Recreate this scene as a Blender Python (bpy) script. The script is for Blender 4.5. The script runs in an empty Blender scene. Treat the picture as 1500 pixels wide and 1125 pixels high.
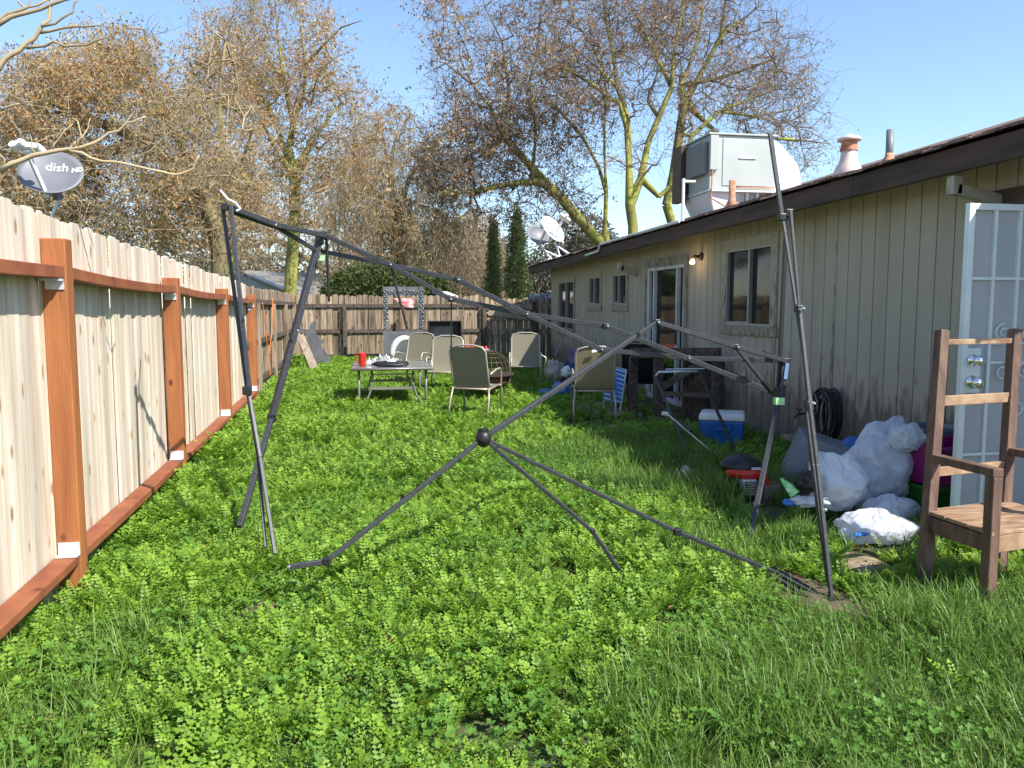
import bpy, math, random
import numpy as np
from mathutils import Vector, Matrix, noise
random.seed(7); RNG = np.random.default_rng(7)
S = bpy.context.scene
R = math.radians

# ---------------------------------------------------------------- camera
F_PX = 1177.0; YAW = math.atan(220 / F_PX); PITCH = math.atan(112 / F_PX); EYE = 1.55
cam_d = bpy.data.cameras.new('camera'); cam = bpy.data.objects.new('camera', cam_d)
S.collection.objects.link(cam); S.camera = cam
cam_d.sensor_width = 36; cam_d.lens = 36 * F_PX / 1500; cam_d.clip_start = .05; cam_d.clip_end = 3000
cam.location = (0, 0, EYE); cam.rotation_euler = (math.pi / 2 - PITCH, 0, -YAW)
_F = Vector((math.sin(YAW) * math.cos(PITCH), math.cos(YAW) * math.cos(PITCH), -math.sin(PITCH)))
_R = Vector((math.cos(YAW), -math.sin(YAW), 0)); _U = _R.cross(_F)
def at(u, v, x=None, y=None, z=None):
    D = _F + _R * (u - 750) / F_PX + _U * (562.5 - v) / F_PX
    t = (z - EYE) / D.z if z is not None else (x / D.x if x is not None else y / D.y)
    return Vector((0, 0, EYE)) + D * t
# ---------------------------------------------------------------- sky and sun
SUN = Vector((0.60, -0.66, 0.93)).normalized()
w = bpy.data.worlds.new('World'); S.world = w; w.use_nodes = True
nt = w.node_tree; bg = nt.nodes['Background']
sky = nt.nodes.new('ShaderNodeTexSky'); sky.sky_type = 'NISHITA'; sky.sun_disc = False
sky.sun_elevation = math.asin(SUN.z); sky.sun_rotation = math.atan2(SUN.x, SUN.y)
sky.air_density = 1.0; sky.dust_density = .4; sky.ozone_density = 3.0
nt.links.new(sky.outputs[0], bg.inputs[0]); bg.inputs[1].default_value = 0.14
sd = bpy.data.lights.new('sun', 'SUN'); so = bpy.data.objects.new('sun', sd); S.collection.objects.link(so)
sd.energy = 5.0; sd.angle = R(.5); sd.color = (1, .95, .87); so.rotation_euler = SUN.to_track_quat('Z', 'Y').to_euler()
S.view_settings.view_transform = 'Standard'; S.view_settings.look = 'None'; S.view_settings.exposure = 0.85; S.view_settings.gamma = 1
S.view_settings.use_curve_mapping = False
S.render.resolution_x = 1024; S.render.resolution_y = 768

# ---------------------------------------------------------------- materials
def mat(name, col, rough=.7, col2=None, scale=8, stretch=(1, 1, 1), metal=0, bump=0, bscale=None, spec=.5, trans=0, isl=0, isl_cols=None, detail=6, sheen=0, coords='Object', alpha=1, extra=None, wave=None):
    m = bpy.data.materials.new(name); m.use_nodes = True; n = m.node_tree.nodes; L = m.node_tree.links
    b = n['Principled BSDF']; b.inputs['Roughness'].default_value = rough; b.inputs['Metallic'].default_value = metal
    b.inputs['Specular IOR Level'].default_value = spec; b.inputs['Alpha'].default_value = alpha
    tc = n.new('ShaderNodeTexCoord'); mp = n.new('ShaderNodeMapping'); mp.inputs['Scale'].default_value = stretch
    L.new(tc.outputs[coords], mp.inputs[0])
    geo = n.new('ShaderNodeNewGeometry')
    if isl:   # shift the pattern per board / leaf
        cx = n.new('ShaderNodeVectorMath'); cx.operation = 'ADD'; sc = n.new('ShaderNodeMath'); sc.operation = 'MULTIPLY'; sc.inputs[1].default_value = 37
        L.new(geo.outputs['Random Per Island'], sc.inputs[0]); L.new(mp.outputs[0], cx.inputs[0]); L.new(sc.outputs[0], cx.inputs[1]); vec = cx.outputs[0]
    else: vec = mp.outputs[0]
    src = None
    if isl_cols:
        r = n.new('ShaderNodeValToRGB'); e = r.color_ramp.elements
        while len(e) < len(isl_cols): e.new(.5)
        for i, c in enumerate(isl_cols): e[i].position = i / (len(isl_cols) - 1); e[i].color = (*c, 1)
        L.new(geo.outputs['Random Per Island'], r.inputs[0]); src = r.outputs[0]
    if col2 is not None:
        t = n.new('ShaderNodeTexNoise'); t.inputs['Scale'].default_value = scale; t.inputs['Detail'].default_value = detail
        L.new(vec, t.inputs[0])
        r = n.new('ShaderNodeValToRGB'); r.color_ramp.elements[0].position = .35; r.color_ramp.elements[1].position = .65
        r.color_ramp.elements[0].color = (*col, 1); r.color_ramp.elements[1].color = (*col2, 1)
        L.new(t.outputs[0], r.inputs[0])
        if src:
            x = n.new('ShaderNodeMix'); x.data_type = 'RGBA'; x.inputs[0].default_value = .5
            L.new(src, x.inputs[6]); L.new(r.outputs[0], x.inputs[7]); src = x.outputs[2]
        else: src = r.outputs[0]
    if isl and not isl_cols:
        hs = n.new('ShaderNodeHueSaturation'); mr = n.new('ShaderNodeMapRange'); mr.inputs[3].default_value = 1 - isl; mr.inputs[4].default_value = 1 + isl
        L.new(geo.outputs['Random Per Island'], mr.inputs[0]); L.new(mr.outputs[0], hs.inputs['Value'])
        if src: L.new(src, hs.inputs['Color'])
        else: hs.inputs['Color'].default_value = (*col, 1)
        src = hs.outputs[0]
    if extra: src = extra(n, L, src, vec, col)
    if src: L.new(src, b.inputs['Base Color'])
    else: b.inputs['Base Color'].default_value = (*col, 1)
    if bump:
        t = n.new('ShaderNodeTexNoise'); t.inputs['Scale'].default_value = bscale or scale; t.inputs['Detail'].default_value = 8; L.new(vec, t.inputs[0])
        bp = n.new('ShaderNodeBump'); bp.inputs['Strength'].default_value = bump; bp.inputs['Distance'].default_value = .02
        L.new(t.outputs[0], bp.inputs['Height']); L.new(bp.outputs[0], b.inputs['Normal'])
    if trans:
        tr = n.new('ShaderNodeBsdfTranslucent'); mx = n.new('ShaderNodeMixShader'); mx.inputs[0].default_value = trans
        if src: L.new(src, tr.inputs[0])
        else: tr.inputs[0].default_value = (*col, 1)
        L.new(b.outputs[0], mx.inputs[1]); L.new(tr.outputs[0], mx.inputs[2]); L.new(mx.outputs[0], n['Material Output'].inputs[0])
    return m
def knots(dark, sc=(5, 5, 1.6), dens=.13):
    def f(n, L, src, vec, col):
        g = n.new('ShaderNodeNewGeometry'); k = n.new('ShaderNodeMath'); k.operation = 'MULTIPLY'; k.inputs[1].default_value = 53; L.new(g.outputs['Random Per Island'], k.inputs[0])
        ad = n.new('ShaderNodeVectorMath'); ad.operation = 'ADD'; L.new(g.outputs['Position'], ad.inputs[0]); L.new(k.outputs[0], ad.inputs[1])
        mp = n.new('ShaderNodeMapping'); mp.inputs['Scale'].default_value = sc; L.new(ad.outputs[0], mp.inputs[0])
        v = n.new('ShaderNodeTexVoronoi'); v.inputs['Scale'].default_value = 1.0; L.new(mp.outputs[0], v.inputs[0])
        r = n.new('ShaderNodeValToRGB'); r.color_ramp.elements[0].position = dens * .5; r.color_ramp.elements[1].position = dens
        r.color_ramp.elements[0].color = (1, 1, 1, 1); r.color_ramp.elements[1].color = (0, 0, 0, 1); L.new(v.outputs['Distance'], r.inputs[0])
        x = n.new('ShaderNodeMix'); x.data_type = 'RGBA'; L.new(r.outputs[0], x.inputs[0]); L.new(src, x.inputs[6]); x.inputs[7].default_value = (*dark, 1)
        return x.outputs[2]
    return f
def low_stains(dark, z0, z1, amt=.75, sc=1.2):   # weathering patches towards the ground (splash and peeling)
    def f(n, L, src, vec, col):
        g = n.new('ShaderNodeNewGeometry'); s = n.new('ShaderNodeSeparateXYZ'); L.new(g.outputs['Position'], s.inputs[0])
        mr = n.new('ShaderNodeMapRange'); mr.inputs[1].default_value = z1; mr.inputs[2].default_value = z0; L.new(s.outputs[2], mr.inputs[0])
        mp = n.new('ShaderNodeMapping'); mp.inputs['Scale'].default_value = (1, 5 * sc, 1.6 * sc); L.new(g.outputs['Position'], mp.inputs[0])
        t = n.new('ShaderNodeTexNoise'); t.inputs['Scale'].default_value = 2.2; t.inputs['Detail'].default_value = 9; L.new(mp.outputs[0], t.inputs[0])
        a = n.new('ShaderNodeMath'); a.operation = 'MULTIPLY_ADD'; a.inputs[1].default_value = .55; L.new(mr.outputs[0], a.inputs[0]); L.new(t.outputs[0], a.inputs[2])
        r = n.new('ShaderNodeValToRGB'); r.color_ramp.elements[0].position = .68; r.color_ramp.elements[1].position = .95
        r.color_ramp.elements[1].color = (amt, amt, amt, 1); L.new(a.outputs[0], r.inputs[0])
        x = n.new('ShaderNodeMix'); x.data_type = 'RGBA'; L.new(r.outputs[0], x.inputs[0]); L.new(src, x.inputs[6]); x.inputs[7].default_value = (*dark, 1)
        return x.outputs[2]
    return f
M = {}
M['board_new'] = mat('new_board', (.44, .36, .27), .8, (.62, .55, .45), 2.5, (6, 6, .35), isl=.13, bump=.25, bscale=14, extra=knots((.30, .18, .105), (8, 8, 3.4), .17))
M['board_old'] = mat('old_board', (.10, .07, .045), .9, (.36, .275, .19), 2.2, (7, 7, .6), isl=.4, bump=.5, bscale=12, extra=knots((.03, .02, .015), (7, 7, 3), .16))
M['rail_red'] = mat('stained_wood', (.20, .058, .024), .65, (.29, .095, .036), 3, (2, 2, 2), isl=.1, bump=.2, bscale=40, extra=knots((.09, .025, .012), (5, 5, 5), .14))
M['post_red'] = mat('stained_post', (.25, .082, .025), .65, (.36, .13, .04), 2, (9, 9, .7), isl=.1, bump=.25, bscale=18, extra=knots((.08, .02, .01), (6, 6, 3.5), .14))
M['galv'] = mat('galvanised', (.75, .77, .78), .45, (.55, .57, .6), 30, metal=.4)
M['siding'] = mat('siding_paint', (.36, .315, .245), .8, (.415, .37, .295), 1.2, (1, 3, .5), bump=.25, bscale=30, extra=low_stains((.09, .075, .06), .35, 1.15))
M['trim'] = mat('trim_paint', (.34, .31, .235), .75, (.42, .385, .30), 4, (1, 3, 3), bump=.3, bscale=20, extra=low_stains((.12, .09, .06), 0, 3.2, .8, 2))
M['trim_worn'] = mat('worn_trim', (.15, .12, .1), .85, (.34, .31, .27), 6, (2, 2, .7), bump=.4)
M['fascia'] = mat('fascia_paint', (.028, .016, .012), .75, (.075, .04, .03), 3, (1, .5, 4), bump=.3)
M['white'] = mat('white_paint', (.72, .73, .74), .45, (.62, .62, .62), 3)
M['whitedirty'] = mat('dirty_white', (.42, .42, .41), .55, (.62, .63, .64), 2.5, (1, 3, .8))
M['metalwhite'] = mat('white_steel', (.66, .71, .72), .4, (.6, .65, .66), 6)
M['alu'] = mat('aluminium', (.62, .62, .62), .38, metal=.6)
M['alu_dull'] = mat('dull_aluminium', (.34, .34, .33), .45, metal=.5)
M['glass'] = mat('dark_glass', (.012, .013, .013), .05, spec=.22)
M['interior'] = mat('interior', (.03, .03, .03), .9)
M['curtain'] = mat('curtain', (.1, .1, .11), .8, (.2, .2, .22), 2, (1, 14, .2), spec=.3)
M['frame'] = mat('frame_grey_paint', (.03, .033, .038), .5, (.05, .053, .06), 40, metal=.2, bump=.08, bscale=90)
M['black'] = mat('black_plastic', (.012, .012, .013), .45)
M['rubber'] = mat('black_rubber', (.015, .014, .014), .5)
M['chrome'] = mat('chrome_bolt', (.85, .85, .87), .2, metal=1)
M['sling'] = mat('sling_fabric', (.20, .185, .125), .8, (.235, .215, .15), 60, (1, 1, 4), trans=.25)
M['slingtan'] = mat('tan_sling', (.25, .205, .11), .8, (.30, .25, .14), 30, (.3, .3, 6), trans=.25)
M['chairmetal'] = mat('taupe_metal', (.38, .34, .29), .4, metal=.25)
M['tablemetal'] = mat('table_metal', (.22, .21, .20), .4, metal=.3)
M['tableglass'] = mat('table_glass', (.17, .19, .19), .12, (.24, .26, .25), 2, spec=.8)
M['darkwood'] = mat('weathered_dark_wood', (.045, .032, .024), .85, (.12, .09, .068), 3, (5, 5, 5), isl=.25, bump=.4, bscale=20)
M['greywood'] = mat('grey_wood', (.24, .19, .14), .85, (.38, .31, .23), 2, (6, 6, 1), isl=.2, bump=.3)
M['chairwood'] = mat('red_brown_wood', (.085, .042, .03), .65, (.18, .105, .07), 4, (6, 6, 1.2), isl=.15, bump=.25, bscale=25)
M['seatwood'] = mat('worn_seat_wood', (.2, .105, .06), .6, (.38, .26, .16), 5, (1.5, 7, 2), bump=.2)
M['steelgrey'] = mat('grey_sheet', (.11, .115, .12), .5, (.17, .175, .18), 4, metal=.3)
M['rustbowl'] = mat('rusty_bowl', (.09, .035, .022), .7, (.18, .075, .045), 8, bump=.3)
M['bronze'] = mat('wire_bronze', (.09, .06, .045), .5, metal=.5)
M['red'] = mat('red_plastic', (.55, .02, .015), .3)
M['redcloth'] = mat('red_white_sign', (.55, .04, .04), .6, (.8, .6, .58), 10)
M['blue'] = mat('cooler_blue', (.012, .11, .36), .4, (.015, .13, .4), 4)
M['bluedark'] = mat('navy_fabric', (.02, .03, .1), .8, (.04, .06, .2), 10)
M['toteblue'] = mat('grey_blue_tote', (.17, .2, .235), .4, (.2, .235, .27), 3, bump=.05)
M['magenta'] = mat('magenta_tote', (.27, .012, .15), .4)
M['green_tote'] = mat('green_tote', (.02, .12, .008), .4)
M['limegreen'] = mat('green_label', (.05, .5, .08), .5, (.6, .8, .5), 25)
M['bag'] = mat('white_bag', (.80, .82, .87), .2, (.72, .75, .82), 3, bump=.8, bscale=12, trans=.35, spec=.8)
M['blueprint'] = mat('blue_print', (.03, .2, .7), .4)
M['roof'] = mat('shingles', (.10, .06, .048), .95, (.25, .165, .13), 26, (1, 1, 1), bump=.9, bscale=40)
M['roofgrey'] = mat('grey_shingles', (.17, .165, .14), .95, (.25, .235, .2), 14, bump=.3)
M['flue'] = mat('flue_metal', (.62, .42, .36), .5, (.78, .66, .6), 4, (1, 1, .5), metal=.3)
M['rust'] = mat('rust', (.38, .13, .07), .8, (.55, .3, .2), 12, bump=.2)
M['pvc'] = mat('grey_pipe', (.15, .17, .17), .5)
M['acpanel'] = mat('unit_paint', (.37, .405, .385), .5, (.42, .45, .43), 2, spec=.4)
M['dishgrey'] = mat('dish_grey', (.13, .135, .15), .5, (.16, .165, .18), 3)
M['dishwhite'] = mat('dish_white', (.78, .78, .78), .4)
M['brownpaint'] = mat('brown_header', (.06, .035, .025), .8, (.11, .065, .05), 4)
M['soil'] = mat('soil', (.035, .05, .015), 1, (.09, .10, .035), 3, bump=.6, bscale=25)
M['sunlitsoil'] = mat('sunlit_soil', (.16, .12, .07), 1, (.32, .26, .17), 7, bump=.7, bscale=30)  # lighter copy of the dry soil, sunlight painted into the colour of one patch
M['drysoil'] = mat('dry_soil', (.055, .04, .025), 1, (.13, .09, .055), 9, bump=.7, bscale=30)
M['concrete'] = mat('concrete', (.28, .25, .2), .95, (.45, .4, .32), 5, bump=.3)
M['brick'] = mat('old_wood_block', (.13, .1, .08), .9, (.26, .21, .17), 8, bump=.4)
M['orange'] = mat('orange_strap', (.75, .2, .02), .6)
M['khaki'] = mat('khaki_bag', (.22, .2, .16), .85, (.33, .31, .27), 9, bump=.5)
M['purple'] = mat('purple_grey', (.1, .09, .17), .8, (.2, .18, .28), 8)
M['water'] = mat('blue_bottle', (.03, .12, .28), .15, (.1, .25, .42), 6)
M['nbr'] = mat('neighbour_wall', (.3, .3, .27), .9, (.36, .35, .31), 3)
M['bluewall'] = mat('blue_wall', (.035, .06, .1), .8)
BW = [(.10, .08, .045), (.19, .17, .06), (.15, .125, .075)]
def bark(name, c1, c2, sc=1.4): return mat(name, c1, .95, c2, sc, (3, 3, 1), bump=.7, bscale=10)
M['bark_moss'] = bark('mossy_bark', (.13, .11, .06), (.34, .34, .06), .9)
M['bark'] = bark('bark', (.10, .075, .05), (.24, .20, .085))
M['twig'] = mat('twig_bark', (.25, .195, .125), .9, (.38, .30, .19), 2)
M['twig_dark'] = mat('dark_twig_bark', (.13, .095, .07), .9, (.21, .16, .10), 2)
M['pale_twig'] = mat('pale_twig', (.34, .25, .15), .8, (.5, .4, .24), 3)
def leafm(name, cols, trans=.35, rough=.6): return mat(name, cols[0], rough, isl=1e-6, isl_cols=cols, trans=trans, spec=.3)
M['leaf_rust'] = leafm('rust_leaves', [(.46, .21, .06), (.34, .17, .06), (.52, .27, .1), (.2, .14, .06), (.5, .34, .18)])
M['leaf_olive'] = leafm('olive_leaves', [(.23, .2, .06), (.42, .22, .07), (.17, .17, .045), (.42, .28, .11), (.27, .24, .08)])
M['leaf_brown'] = leafm('brown_leaves', [(.34, .2, .11), (.24, .15, .095), (.48, .31, .19), (.36, .24, .15)])
M['leaf_dark'] = leafm('dark_brown_leaves', [(.075, .04, .035), (.12, .065, .045), (.05, .035, .03)])
M['leaf_tan'] = leafm('tan_leaves', [(.55, .37, .19), (.42, .3, .15), (.5, .42, .22), (.62, .46, .28)])
M['leaf_bush'] = leafm('bush_leaves', [(.03, .055, .012), (.06, .09, .02), (.1, .13, .035), (.04, .06, .02)])
M['leaf_cyp'] = leafm('cypress_leaves', [(.17, .23, .085), (.24, .29, .12), (.31, .34, .15)], .4)
M['leaf_cypold'] = leafm('thin_cypress_leaves', [(.10, .10, .045), (.15, .12, .05), (.1, .12, .04)], .2)
M['leaf_haze'] = leafm('far_leaves', [(.09, .11, .07), (.14, .15, .10), (.16, .13, .10), (.07, .085, .07)])
def patchy(n, L, src, vec, col):
    g = n.new('ShaderNodeNewGeometry'); t = n.new('ShaderNodeTexNoise'); t.inputs['Scale'].default_value = 13; t.inputs['Detail'].default_value = 2; L.new(g.outputs['Position'], t.inputs[0])
    a = n.new('ShaderNodeMath'); a.operation = 'MULTIPLY_ADD'; a.inputs[1].default_value = .3; L.new(g.outputs['Random Per Island'], a.inputs[0])
    b_ = n.new('ShaderNodeMath'); b_.operation = 'MULTIPLY_ADD'; b_.inputs[1].default_value = 1.7; b_.inputs[2].default_value = -.5; L.new(t.outputs[0], b_.inputs[0]); L.new(b_.outputs[0], a.inputs[2])
    r_ = n.new('ShaderNodeValToRGB'); e = r_.color_ramp.elements; cs = [(.085, .17, .02), (.16, .295, .03), (.25, .415, .045), (.35, .50, .08)]
    while len(e) < 4: e.new(.5)
    for i, c in enumerate(cs): e[i].position = i / 3; e[i].color = (*c, 1)
    L.new(a.outputs[0], r_.inputs[0]); return r_.outputs[0]
M['weed'] = mat('weed_leaves', (.2, .35, .04), .5, (.2, .35, .04), trans=.45, spec=.35, extra=patchy)
M['weedmix'] = leafm('round_leaves', [(.09, .2, .03), (.13, .27, .045), (.10, .22, .03)], .35, .45)
M['grass'] = leafm('grass_blades', [(.08, .16, .02), (.13, .25, .035), (.19, .31, .06), (.10, .20, .025), (.27, .37, .12)], .4, .42)
M['dry'] = leafm('dry_leaves', [(.26, .11, .045), (.30, .17, .07), (.22, .18, .07)], .3)
M['cord'] = mat('white_cord', (.7, .68, .65), .7)

# ---------------------------------------------------------------- builders
ORG = {}
class MB:
    def __init__(s): s.v = []; s.f = []
    def add(s, vs, fs):
        o = len(s.v); s.v += [tuple(v) for v in vs]; s.f += [tuple(i + o for i in f) for f in fs]; return s
    def hull8(s, a): return s.add(a, [(0, 3, 2, 1), (4, 5, 6, 7), (0, 1, 5, 4), (1, 2, 6, 5), (2, 3, 7, 6), (3, 0, 4, 7)])
    def box(s, x0, x1, y0, y1, z0, z1):
        return s.hull8([(x0, y0, z0), (x1, y0, z0), (x1, y1, z0), (x0, y1, z0), (x0, y0, z1), (x1, y0, z1), (x1, y1, z1), (x0, y1, z1)])
    def bar(s, p, q, w, h, up=(0, 0, 1)):
        p = Vector(p); q = Vector(q); d = (q - p).normalized(); u = Vector(up)
        if abs(d.dot(u)) > .97: u = Vector((0, 1, 0))
        a = d.cross(u).normalized() * w / 2; b = a.cross(d).normalized() * h / 2
        return s.hull8([p - a - b, p + a - b, q + a - b, q - a - b, p - a + b, p + a + b, q + a + b, q - a + b])
    def tube(s, pts, r, n=8, cap=True):
        pts = [Vector(p) for p in pts]; rs = r if isinstance(r, (list, tuple)) else [r] * len(pts); vs = []; fs = []; a = None
        for i, p in enumerate(pts):
            d = (pts[min(i + 1, len(pts) - 1)] - pts[max(i - 1, 0)]).normalized()
            if a is None: a = d.cross(Vector((0, 0, 1)) if abs(d.z) < .9 else Vector((1, 0, 0))).normalized()
            a = (a - d * a.dot(d)).normalized(); b = d.cross(a)
            for k in range(n): t = 2 * math.pi * k / n; vs.append(p + (a * math.cos(t) + b * math.sin(t)) * rs[i])
        for i in range(len(pts) - 1):
            for k in range(n): k2 = (k + 1) % n; fs.append((i * n + k, i * n + k2, (i + 1) * n + k2, (i + 1) * n + k))
        if cap: fs += [tuple(range(n))[::-1], tuple((len(pts) - 1) * n + k for k in range(n))]
        return s.add(vs, fs)
    def lathe(s, c, prof, n=20, axis=(0, 0, 1)):
        c = Vector(c); ax = Vector(axis).normalized(); q = ax.to_track_quat('Z', 'Y'); vs = []; fs = []
        for r, z in prof:
            for k in range(n): t = 2 * math.pi * k / n; vs.append(c + q @ Vector((r * math.cos(t), r * math.sin(t), z)))
        for i in range(len(prof) - 1):
            for k in range(n): k2 = (k + 1) % n; fs.append((i * n + k, i * n + k2, (i + 1) * n + k2, (i + 1) * n + k))
        fs += [tuple(range(n))[::-1], tuple((len(prof) - 1) * n + k for k in range(n))]
        return s.add(vs, fs)
    def prism(s, pts, d):   # planar outline (3D points) extruded by vector d
        pts = [Vector(p) for p in pts]; d = Vector(d); n = len(pts)
        return s.add(pts + [p + d for p in pts], [tuple(range(n))[::-1], tuple(range(n, 2 * n))] + [(i, (i + 1) % n, n + (i + 1) % n, n + i) for i in range(n)])
    def blob(s, c, r, seed=0, amp=.2, freq=2.0, n=28, m=18, squash=None, fold=0):
        c = Vector(c); r = Vector(r); vs = []; fs = []
        for i in range(m + 1):
            th = math.pi * i / m
            for k in range(n):
                ph = 2 * math.pi * k / n; d = Vector((math.sin(th) * math.cos(ph), math.sin(th) * math.sin(ph), math.cos(th)))
                q = d * freq + Vector((seed * 7.3, seed * 3.1, seed))
                a = 1 + amp * noise.noise(q) + amp * .5 * noise.noise(q * 2.3) + fold * (abs(noise.noise(q * 1.7 + Vector((5, 5, 5)))) - .2) * 1.2
                p = Vector((d.x * r.x, d.y * r.y, d.z * r.z)) * a
                if squash is not None and p.z < squash: p.z = squash
                vs.append(c + p)
        for i in range(m):
            for k in range(n): k2 = (k + 1) % n; fs.append((i * n + k, (i + 1) * n + k, (i + 1) * n + k2, i * n + k2))
        return s.add(vs, fs)
    def xf(s, mtx): s.v = [tuple(mtx @ Vector(v)) for v in s.v]; return s
    def build(s, name, m, parent=None, bevel=0, smooth=False, local=False, kind=None):
        me = bpy.data.meshes.new(name); vs = s.v
        if parent is not None and not local:
            o = ORG[parent.name]; vs = [(v[0] - o[0], v[1] - o[1], v[2] - o[2]) for v in vs]
        me.from_pydata(vs, [], s.f); me.materials.append(M[m])
        if smooth: me.polygons.foreach_set('use_smooth', [True] * len(me.polygons))
        ob = bpy.data.objects.new(name, me); S.collection.objects.link(ob)
        if parent is not None: ob.parent = parent; ORG[ob.name] = ORG[parent.name] if not local else (0, 0, 0)
        else: ORG[ob.name] = (0, 0, 0)
        if bevel:
            b = ob.modifiers.new('bevel', 'BEVEL'); b.width = bevel; b.segments = 2; b.limit_method = 'ANGLE'
        if kind: ob['kind'] = kind
        return ob
def npmesh(name, V, Fq, m, parent=None, smooth=False):   # numpy quads
    me = bpy.data.meshes.new(name); V = np.asarray(V, np.float32).copy(); Fq = np.asarray(Fq, np.int32)
    if parent is not None: V -= np.array(ORG[parent.name], np.float32)
    k = Fq.shape[1]; me.vertices.add(len(V)); me.vertices.foreach_set('co', V.ravel())
    me.loops.add(len(Fq) * k); me.loops.foreach_set('vertex_index', Fq.ravel())
    me.polygons.add(len(Fq)); me.polygons.foreach_set('loop_start', np.arange(0, len(Fq) * k, k, dtype=np.int32))
    me.polygons.foreach_set('loop_total', np.full(len(Fq), k, np.int32))
    if smooth: me.polygons.foreach_set('use_smooth', np.ones(len(Fq), bool))
    me.update(calc_edges=True); me.validate(); me.materials.append(M[m])
    ob = bpy.data.objects.new(name, me); S.collection.objects.link(ob)
    if parent is not None: ob.parent = parent
    return ob
def thing(name, label, cat, loc=(0, 0, 0), rz=0, group=None):
    o = bpy.data.objects.new(name, None); o.empty_display_size = .1; S.collection.objects.link(o)
    o.location = loc; o.rotation_euler = (0, 0, rz); ORG[o.name] = tuple(loc)
    o['label'] = label; o['category'] = cat
    if group: o['group'] = group
    return o
def tag(o, label, cat, group=None):
    o['label'] = label; o['category'] = cat
    if group: o['group'] = group
    return o
def gz(y): return .012 * min(max(y - 4, 0), 18)   # the yard rises gently towards the back

# ---------------------------------------------------------------- ground
def ground():
    xs = np.concatenate([[-900, -60, -12], np.linspace(-6, 10, 65), [20, 60, 900]]); ys = np.concatenate([[-40, -4], np.linspace(-1, 24, 101), [30, 60, 1500]])
    X, Y = np.meshgrid(xs, ys); Z = .012 * np.clip(Y - 4, 0, 18); ins = (abs(X) < 11) & (Y > -2) & (Y < 25)
    Z = Z + ins * (.018 * np.sin(X * 2.1 + Y * .7) * np.sin(Y * 1.3) + .01 * np.sin(X * 5 + 1) * np.sin(Y * 4.1))
    V = np.stack([X, Y, Z], -1).reshape(-1, 3); n = len(xs); idx = np.arange(len(V)).reshape(len(ys), n)
    Fq = np.stack([idx[:-1, :-1], idx[:-1, 1:], idx[1:, 1:], idx[1:, :-1]], -1).reshape(-1, 4)
    o = npmesh('ground', V, Fq, 'soil', smooth=True); o['kind'] = 'structure'
ground()
def patch(name, c, rx, ry, h, m, kind='structure', rot=0):
    b = MB(); n = 26; vs = [(c[0], c[1], c[2] + h)]
    for j, t in enumerate((.5, .8, 1)):
        for k in range(n):
            a = 2 * math.pi * k / n; q = 1 + .25 * noise.noise(Vector((math.cos(a) * 1.6 + c[0], math.sin(a) * 1.6 + c[1], 3)))
            x, y = rx * t * q * math.cos(a), ry * t * q * math.sin(a)
            vs.append((c[0] + x * math.cos(rot) - y * math.sin(rot), c[1] + x * math.sin(rot) + y * math.cos(rot), c[2] + h * (1 - t ** 2) + (.01 * noise.noise(Vector((x * 9, y * 9, 0))) if t < 1 else -.02)))
    fs = [(0, 1 + k, 1 + (k + 1) % n) for k in range(n)]
    for j in range(2): fs += [(1 + j * n + k, 1 + (j + 1) * n + k, 1 + (j + 1) * n + (k + 1) % n, 1 + j * n + (k + 1) % n) for k in range(n)]
    b.add(vs, fs); return b.build(name, m, smooth=True, kind=kind)
PATCHES = [((*at(380, 893, z=.05)[:2], .04), .10, .08, .05), ((*at(1262, 822, z=.05)[:2], .03), .20, .26, .03), ((*at(1180, 868, z=.03)[:2], .03), .22, .40, .025),
           ((*at(1235, 900, z=.03)[:2], .03), .24, .2, .03), ((*at(545, 905, z=.05)[:2], .03), .10, .05, .02)]
for i_, (c, rx, ry, h) in enumerate(PATCHES): patch('dirt_patch', c, rx, ry, h, 'sunlitsoil' if i_ == 1 else 'drysoil')

# ---------------------------------------------------------------- new fence
fx = -1.60
def topz(y): return 2.045 - .0215 * (y - 4.0)
def railt(y): return 1.765 - .0115 * (y - 4.2)
def railb(y): return .245 + .0155 * (y - 4.2)
POSTS = [1.9, 4.49, 7.03, 9.5, 11.92]
nf = thing('board_fence', 'new pale board fence with rust red posts and rails on the left', 'fence', (fx, 4.2, 0))
def boards(y0, y1, topf, x, thick, wd, zb, axis='y', gap=.004, ear=.02, jit=.008, dz=.012):
    b = MB(); y = y0; i = 0
    while y < y1 - .03:
        ww = min(wd * random.uniform(.94, 1.06), y1 - y); t = topf(y) + random.uniform(-dz, dz); xx = x + random.uniform(-jit, jit) - (i % 2) * jit * 1.2; a = random.uniform(-.004, .004)
        e = ear
        prof = [(y + gap / 2, zb), (y + ww - gap / 2, zb), (y + ww - gap / 2 + a, t - e), (y + ww - e - gap, t), (y + e + gap, t + random.uniform(-.004, .004)), (y + gap / 2 + a, t - e)]
        if axis == 'y': b.prism([(xx, p, z) for p, z in prof], (-thick, 0, 0))
        else: b.prism([(p, xx, z) for p, z in prof], (0, thick, 0))
        y += ww; i += 1
    return b
ys = [1.2] + POSTS[1:]
edges = [(-1.0, POSTS[0] + .07)] + [(POSTS[k] + .07, POSTS[k + 1] + .07) for k in range(4)]
for y0, y1 in edges: boards(y0, y1, topz, fx, .018, .14, .02).build('board_panel', 'board_new', nf)
for k, yp in enumerate(POSTS):
    MB().box(fx + .002, fx + .122, yp, yp + .105, -.2, (1.905 if k == 1 else 1.83) - .013 * (yp - 4.2)).build('post', 'post_red', nf, bevel=.006)
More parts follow.
